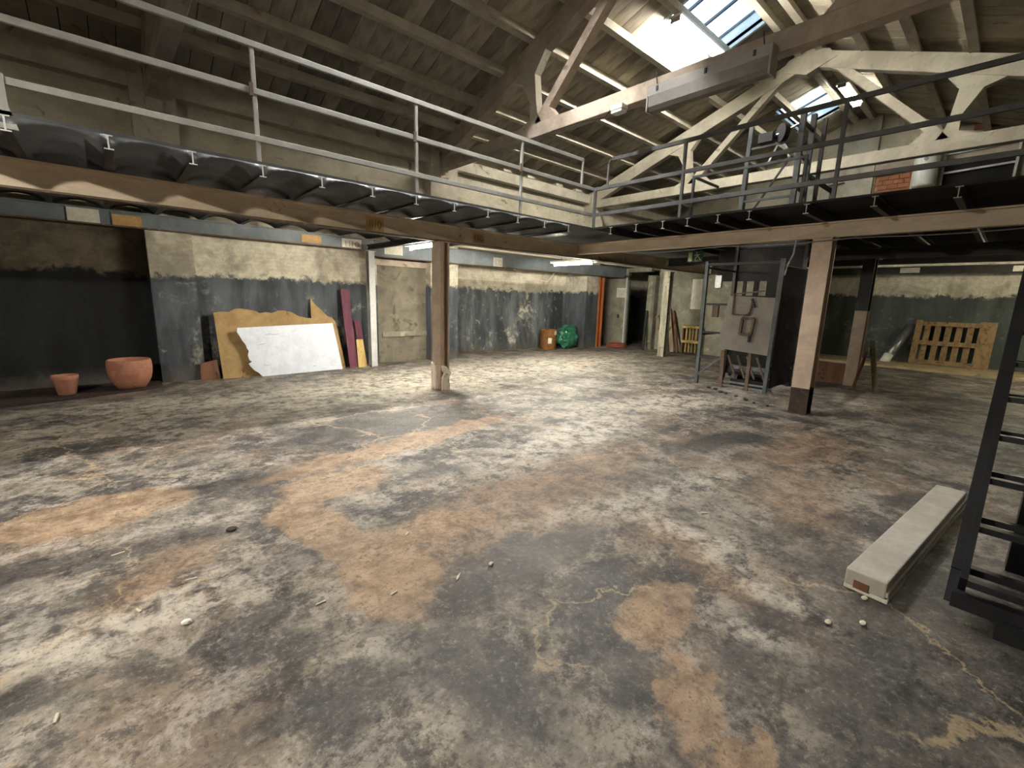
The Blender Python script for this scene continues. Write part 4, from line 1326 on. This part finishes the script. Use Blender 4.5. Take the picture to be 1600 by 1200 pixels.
# exit sign
es = thing("exit_sign", (9.5, 4.79, 2.47), "dark green exit sign with running figure under the right gallery", "sign")
MB().box(9.5, 4.62, 2.48, 9.53, 4.96, 2.70).build("panel", 'sign_green', es)
MB().box(9.49, 4.85, 2.50, 9.5, 4.93, 2.68).build("doorway", 'sign_pale', es)
mb = MB()
for (p, q, w) in (((4.72, 2.60), (4.75, 2.63), .035), ((4.73, 2.60), (4.69, 2.56), .018), ((4.69, 2.56), (4.66, 2.52), .016), ((4.74, 2.59), (4.78, 2.55), .018), ((4.78, 2.55), (4.77, 2.51), .016), ((4.74, 2.63), (4.68, 2.62), .014), ((4.76, 2.63), (4.80, 2.60), .014)):
    mb.bar((9.495, p[0], p[1]), (9.495, q[0], q[1]), w, .008, (1, 0, 0))
mb.tube([(9.491, 4.75, 2.665), (9.5, 4.75, 2.665)], .016, 10)
mb.build("running_figure", 'sign_pale', es)
mb = MB()
for y in (4.68, 4.9):
    mb.bar((9.515, y, 2.7), (9.515, y, 2.9), .01, .01)
mb.build("hanger", 'dark_steel', es)

# ------------------------------------------------------------------ cable under the right beam
pts = []
for i in range(21):
    y = 5.3 - 5.6 * i / 20
    pts.append((7.62, y, 2.535 - .03 * math.sin(math.pi * ((i * 3) % 20) / 20)))
tag(MB().tube(pts, .008, 6).build("cable", 'galv', loc=(7.62, 2.5, 2.53)), "thin pale cable slung under the front beam of the right gallery", "cable")
tag(MB().tube([(7.62, 2.32, 2.56), (7.6, 2.33, 2.35), (7.58, 2.38, 2.2), (7.57, 2.40, 2.05)], .012, 6).build("cable", 'galv', loc=(7.62, 2.32, 2.3)), "short pale cable end hanging beside the large brown post", "cable")
tag(MB().tube([(8.6, 9.58, 2.42), (9.2, 9.5, 2.2), (9.9, 9.5, 2.12), (10.3, 9.58, 2.42)], .01, 6).build("cable", 'paper', loc=(9.4, 9.5, 2.2)), "pale cable looping down from the rear beam near the green bag", "cable")

# ------------------------------------------------------------------ things far right under the gallery
pa = thing("wooden_pallet", (17.4, 1.1, .06), "wooden pallet standing upright against the dark far wall", "pallet")


def pbox(y0, y1, z0, z1, nm, xo=0.0, th=.03, mat='pallet'):
    def X(z):
        return 17.36 + (z - .06) * .17 + xo
    pts = [(X(z0), y0, z0), (X(z0), y1, z0), (X(z1), y1, z1), (X(z1), y0, z1)]
    MB().prism(pts, (th, 0, 0)).build(nm, mat, pa)


for z0, z1 in ((.08, .2), (.62, .74), (1.16, 1.28)):
    pbox(.34, 1.9, z0, z1, "stringer_board")
pbox(1.78, 1.92, .06, 1.32, "end_board", -.03)
pbox(.30, .62, .06, 1.32, "wide_end_board", -.03)
for i in range(5):
    y = .72 + i * .22
    pbox(y, y + .13, .1, 1.26, "slat", .1)
du = thing("metal_duct", (17.4, 2.4, .06), "silvery metal duct length leaning against the far wall beside the pallet", "duct")
MB().tube([(17.15, 2.42, .06), (17.65, 2.05, 1.12)], .11, 14).build("duct_body", 'galv', du, smooth=True)
MB().tube([(17.13, 2.43, .05), (17.22, 2.365, .28)], .118, 14).build("white_sleeve", 'white_paint', du, smooth=True)
tag(MB().box(11.56, 2.26, 0, 11.63, 2.76, .42).build("low_panel", 'brown_wood', loc=(11.48, 2.5, 0)), "low brown panel standing on the floor between the two posts", "panel")
tag(MB().bar((11.08, 1.62, 0), (11.42, 1.86, .95), .09, .03, (1, 0, 0)).build("leaning_batten", 'grey_wood', loc=(11.1, 1.62, 0)), "short batten leaning against the dark post", "plank")
tag(MB().bar((11.3, 2.02, 0), (11.36, 1.9, .75), .05, .03, (1, 0, 0)).build("leaning_batten", 'brown_wood', loc=(11.3, 2.02, 0)), "thin brown stick leaning at the foot of the dark post", "plank")

# upper gallery things on the far wall
wh = thing("water_heater", (17.36, 2.32, 4.95), "white cylindrical water heater on the far upper wall", "water heater")
MB().lathe([(.2, 0), (.25, .03), (.26, .08), (.26, .9), (.25, .95), (.2, .97), (0, .98)], (17.36, 2.32, 4.95), 32).build("tank", 'white_paint', wh, smooth=True)
MB().tube([(17.10, 2.32, 5.66), (17.09, 2.32, 5.66)], .05, 16).build("badge", 'galv', wh)
MB().tube([(17.3, 2.42, 4.95), (17.3, 2.42, 4.8), (17.3, 2.55, 4.75)], .03, 8).build("pipe", 'white_paint', wh)
MB().box(17.55, 2.2, 5.5, 17.8, 2.44, 5.56).build("wall_bracket", 'dark_steel', wh)
MB().tube([(17.6, 2.62, 4.9), (17.6, 2.62, 6.4)], .025, 8).build("riser_pipe", 'white_paint', wh)
wi = thing("metal_window_frame", (17.6, 1.3, 4.9), "pale steel frame with dark openings on the far upper wall", "window frame")
MB().box(17.72, .6, 4.9, 17.79, 2.0, 5.86).build("dark_pane", 'dark_room', wi)
for z in (5.83, 5.34):
    MB().bar((17.66, 2.0, z - .02), (17.66, .6, z + .04), .04, .05).build("frame_rail", 'white_steel', wi)
for y in (2.0, .62):
    MB().bar((17.66, y, 4.7), (17.66, y, 5.88), .05, .06, (1, 0, 0)).build("frame_post", 'white_steel', wi)
tag(MB().box(14.7, 4.55, 2.93, 15.2, 5.1, 3.75).build("grey_cabinet", 'cement', loc=(14.9, 4.8, 2.93), bevel=.04), "small grey cabinet standing on the right gallery deck", "cabinet")

# ------------------------------------------------------------------ loose bits on the floor
G1 = "pale splinters scattered on the floor"
spl = [(-.1, 3.43), (.2, 2.86), (-.035, 2.72), (.68, 2.2), (1.01, 2.03), (1.37, 2.54), (-.3, 2.17), (3.3, 1.38), (2.95, 1.13)]
SPL_LAB = ["pale splinter on the left floor, furthest from the viewer of its kind there", "pale splinter on the grey floor above the small white chip",
           "pale splinter left of the small white chip", "pale splinter on bare floor just left of the tan patch's lower end",
           "pale splinter lying across the middle of the tan patch", "pale splinter at the brown upper edge of the tan patch",
           "pale splinter in the lower left corner of the floor", "pale splinter furthest right, midway towards the large brown post",
           "pale splinter on the floor between the tan patch and the white timber"]
for k, (x, y) in enumerate(spl):
    a = random.uniform(0, 3.1)
    l = random.uniform(.018, .032)
    dx, dy = math.cos(a) * l, math.sin(a) * l
    tag(MB().bar((x - dx, y - dy, .0045), (x + dx, y + dy, .0045), .009, .009).build("wood_splinter", 'stone', loc=(x, y, 0)), SPL_LAB[k], "splinter", G1)


def pebble(x, y, r, mat, name, label, cat, group=None, flat=.6):
    bm = bmesh.new()
    bmesh.ops.create_icosphere(bm, subdivisions=2, radius=r)
    for v in bm.verts:
        q = 1 + .35 * mnoise.noise(v.co * (2.2 / r) + Vector((x, y, 0)))
        v.co = Vector((v.co.x * q, v.co.y * q * .8, v.co.z * q * flat))
    zmin = min(v.co.z for v in bm.verts)
    for v in bm.verts:
        v.co.z -= zmin
    me = bpy.data.meshes.new(name)
    bm.to_mesh(me)
    bm.free()
    me.materials.append(MAT[mat])
    o = bpy.data.objects.new(name, me)
    o.location = (x, y, 0)
    COL.objects.link(o)
    return tag(o, label, cat, group)


pebble(.134, 2.462, .022, 'white_paint', "white_pebble", "small white chip on the left foreground floor", "chip")
pebble(1.59, 1.90, .018, 'stone', "pale_nut", "round pale nut beside the thin crack in the middle floor", "nut")
pebble(.48, 3.33, .035, 'dark_stone', "dark_rubble", "dark lump of rubble on the grey floor left of the tan patch", "rubble", flat=.4)
for x, y, lb in ((2.60, .40, "small pale pebble furthest left of three before the white timber"), (2.73, .28, "small pale pebble in the middle, right below the end of the white timber"), (2.99, .32, "small pale pebble touching the near end of the white timber")):
    pebble(x, y, .018, 'stone', "pale_pebble", lb, "pebble", "pebbles near the white timber")
rs = random.Random(5)
for k in range(9):
    t_ = k / 8
    pebble(8.55 - .75 * t_ + rs.uniform(-.06, .06), 3.75 - 1.25 * t_ + rs.uniform(-.05, .05), rs.uniform(.03, .055), 'dark_stone', "dark_crumb", "dark crumb of dirt, one of a scattered line on the floor before the hoist", "rubble", "dark crumbs in front of the hoist", flat=.35)
tag(MB().prism([(1.33, 1.90, .001), (1.36, 1.915, .001), (1.40, 1.955, .001), (1.36, 1.935, .001)], (0, 0, .006)).build("dry_leaf", 'stone', loc=(1.36, 1.92, 0)), "narrow pale dry leaf on the floor near the tan patch", "leaf")
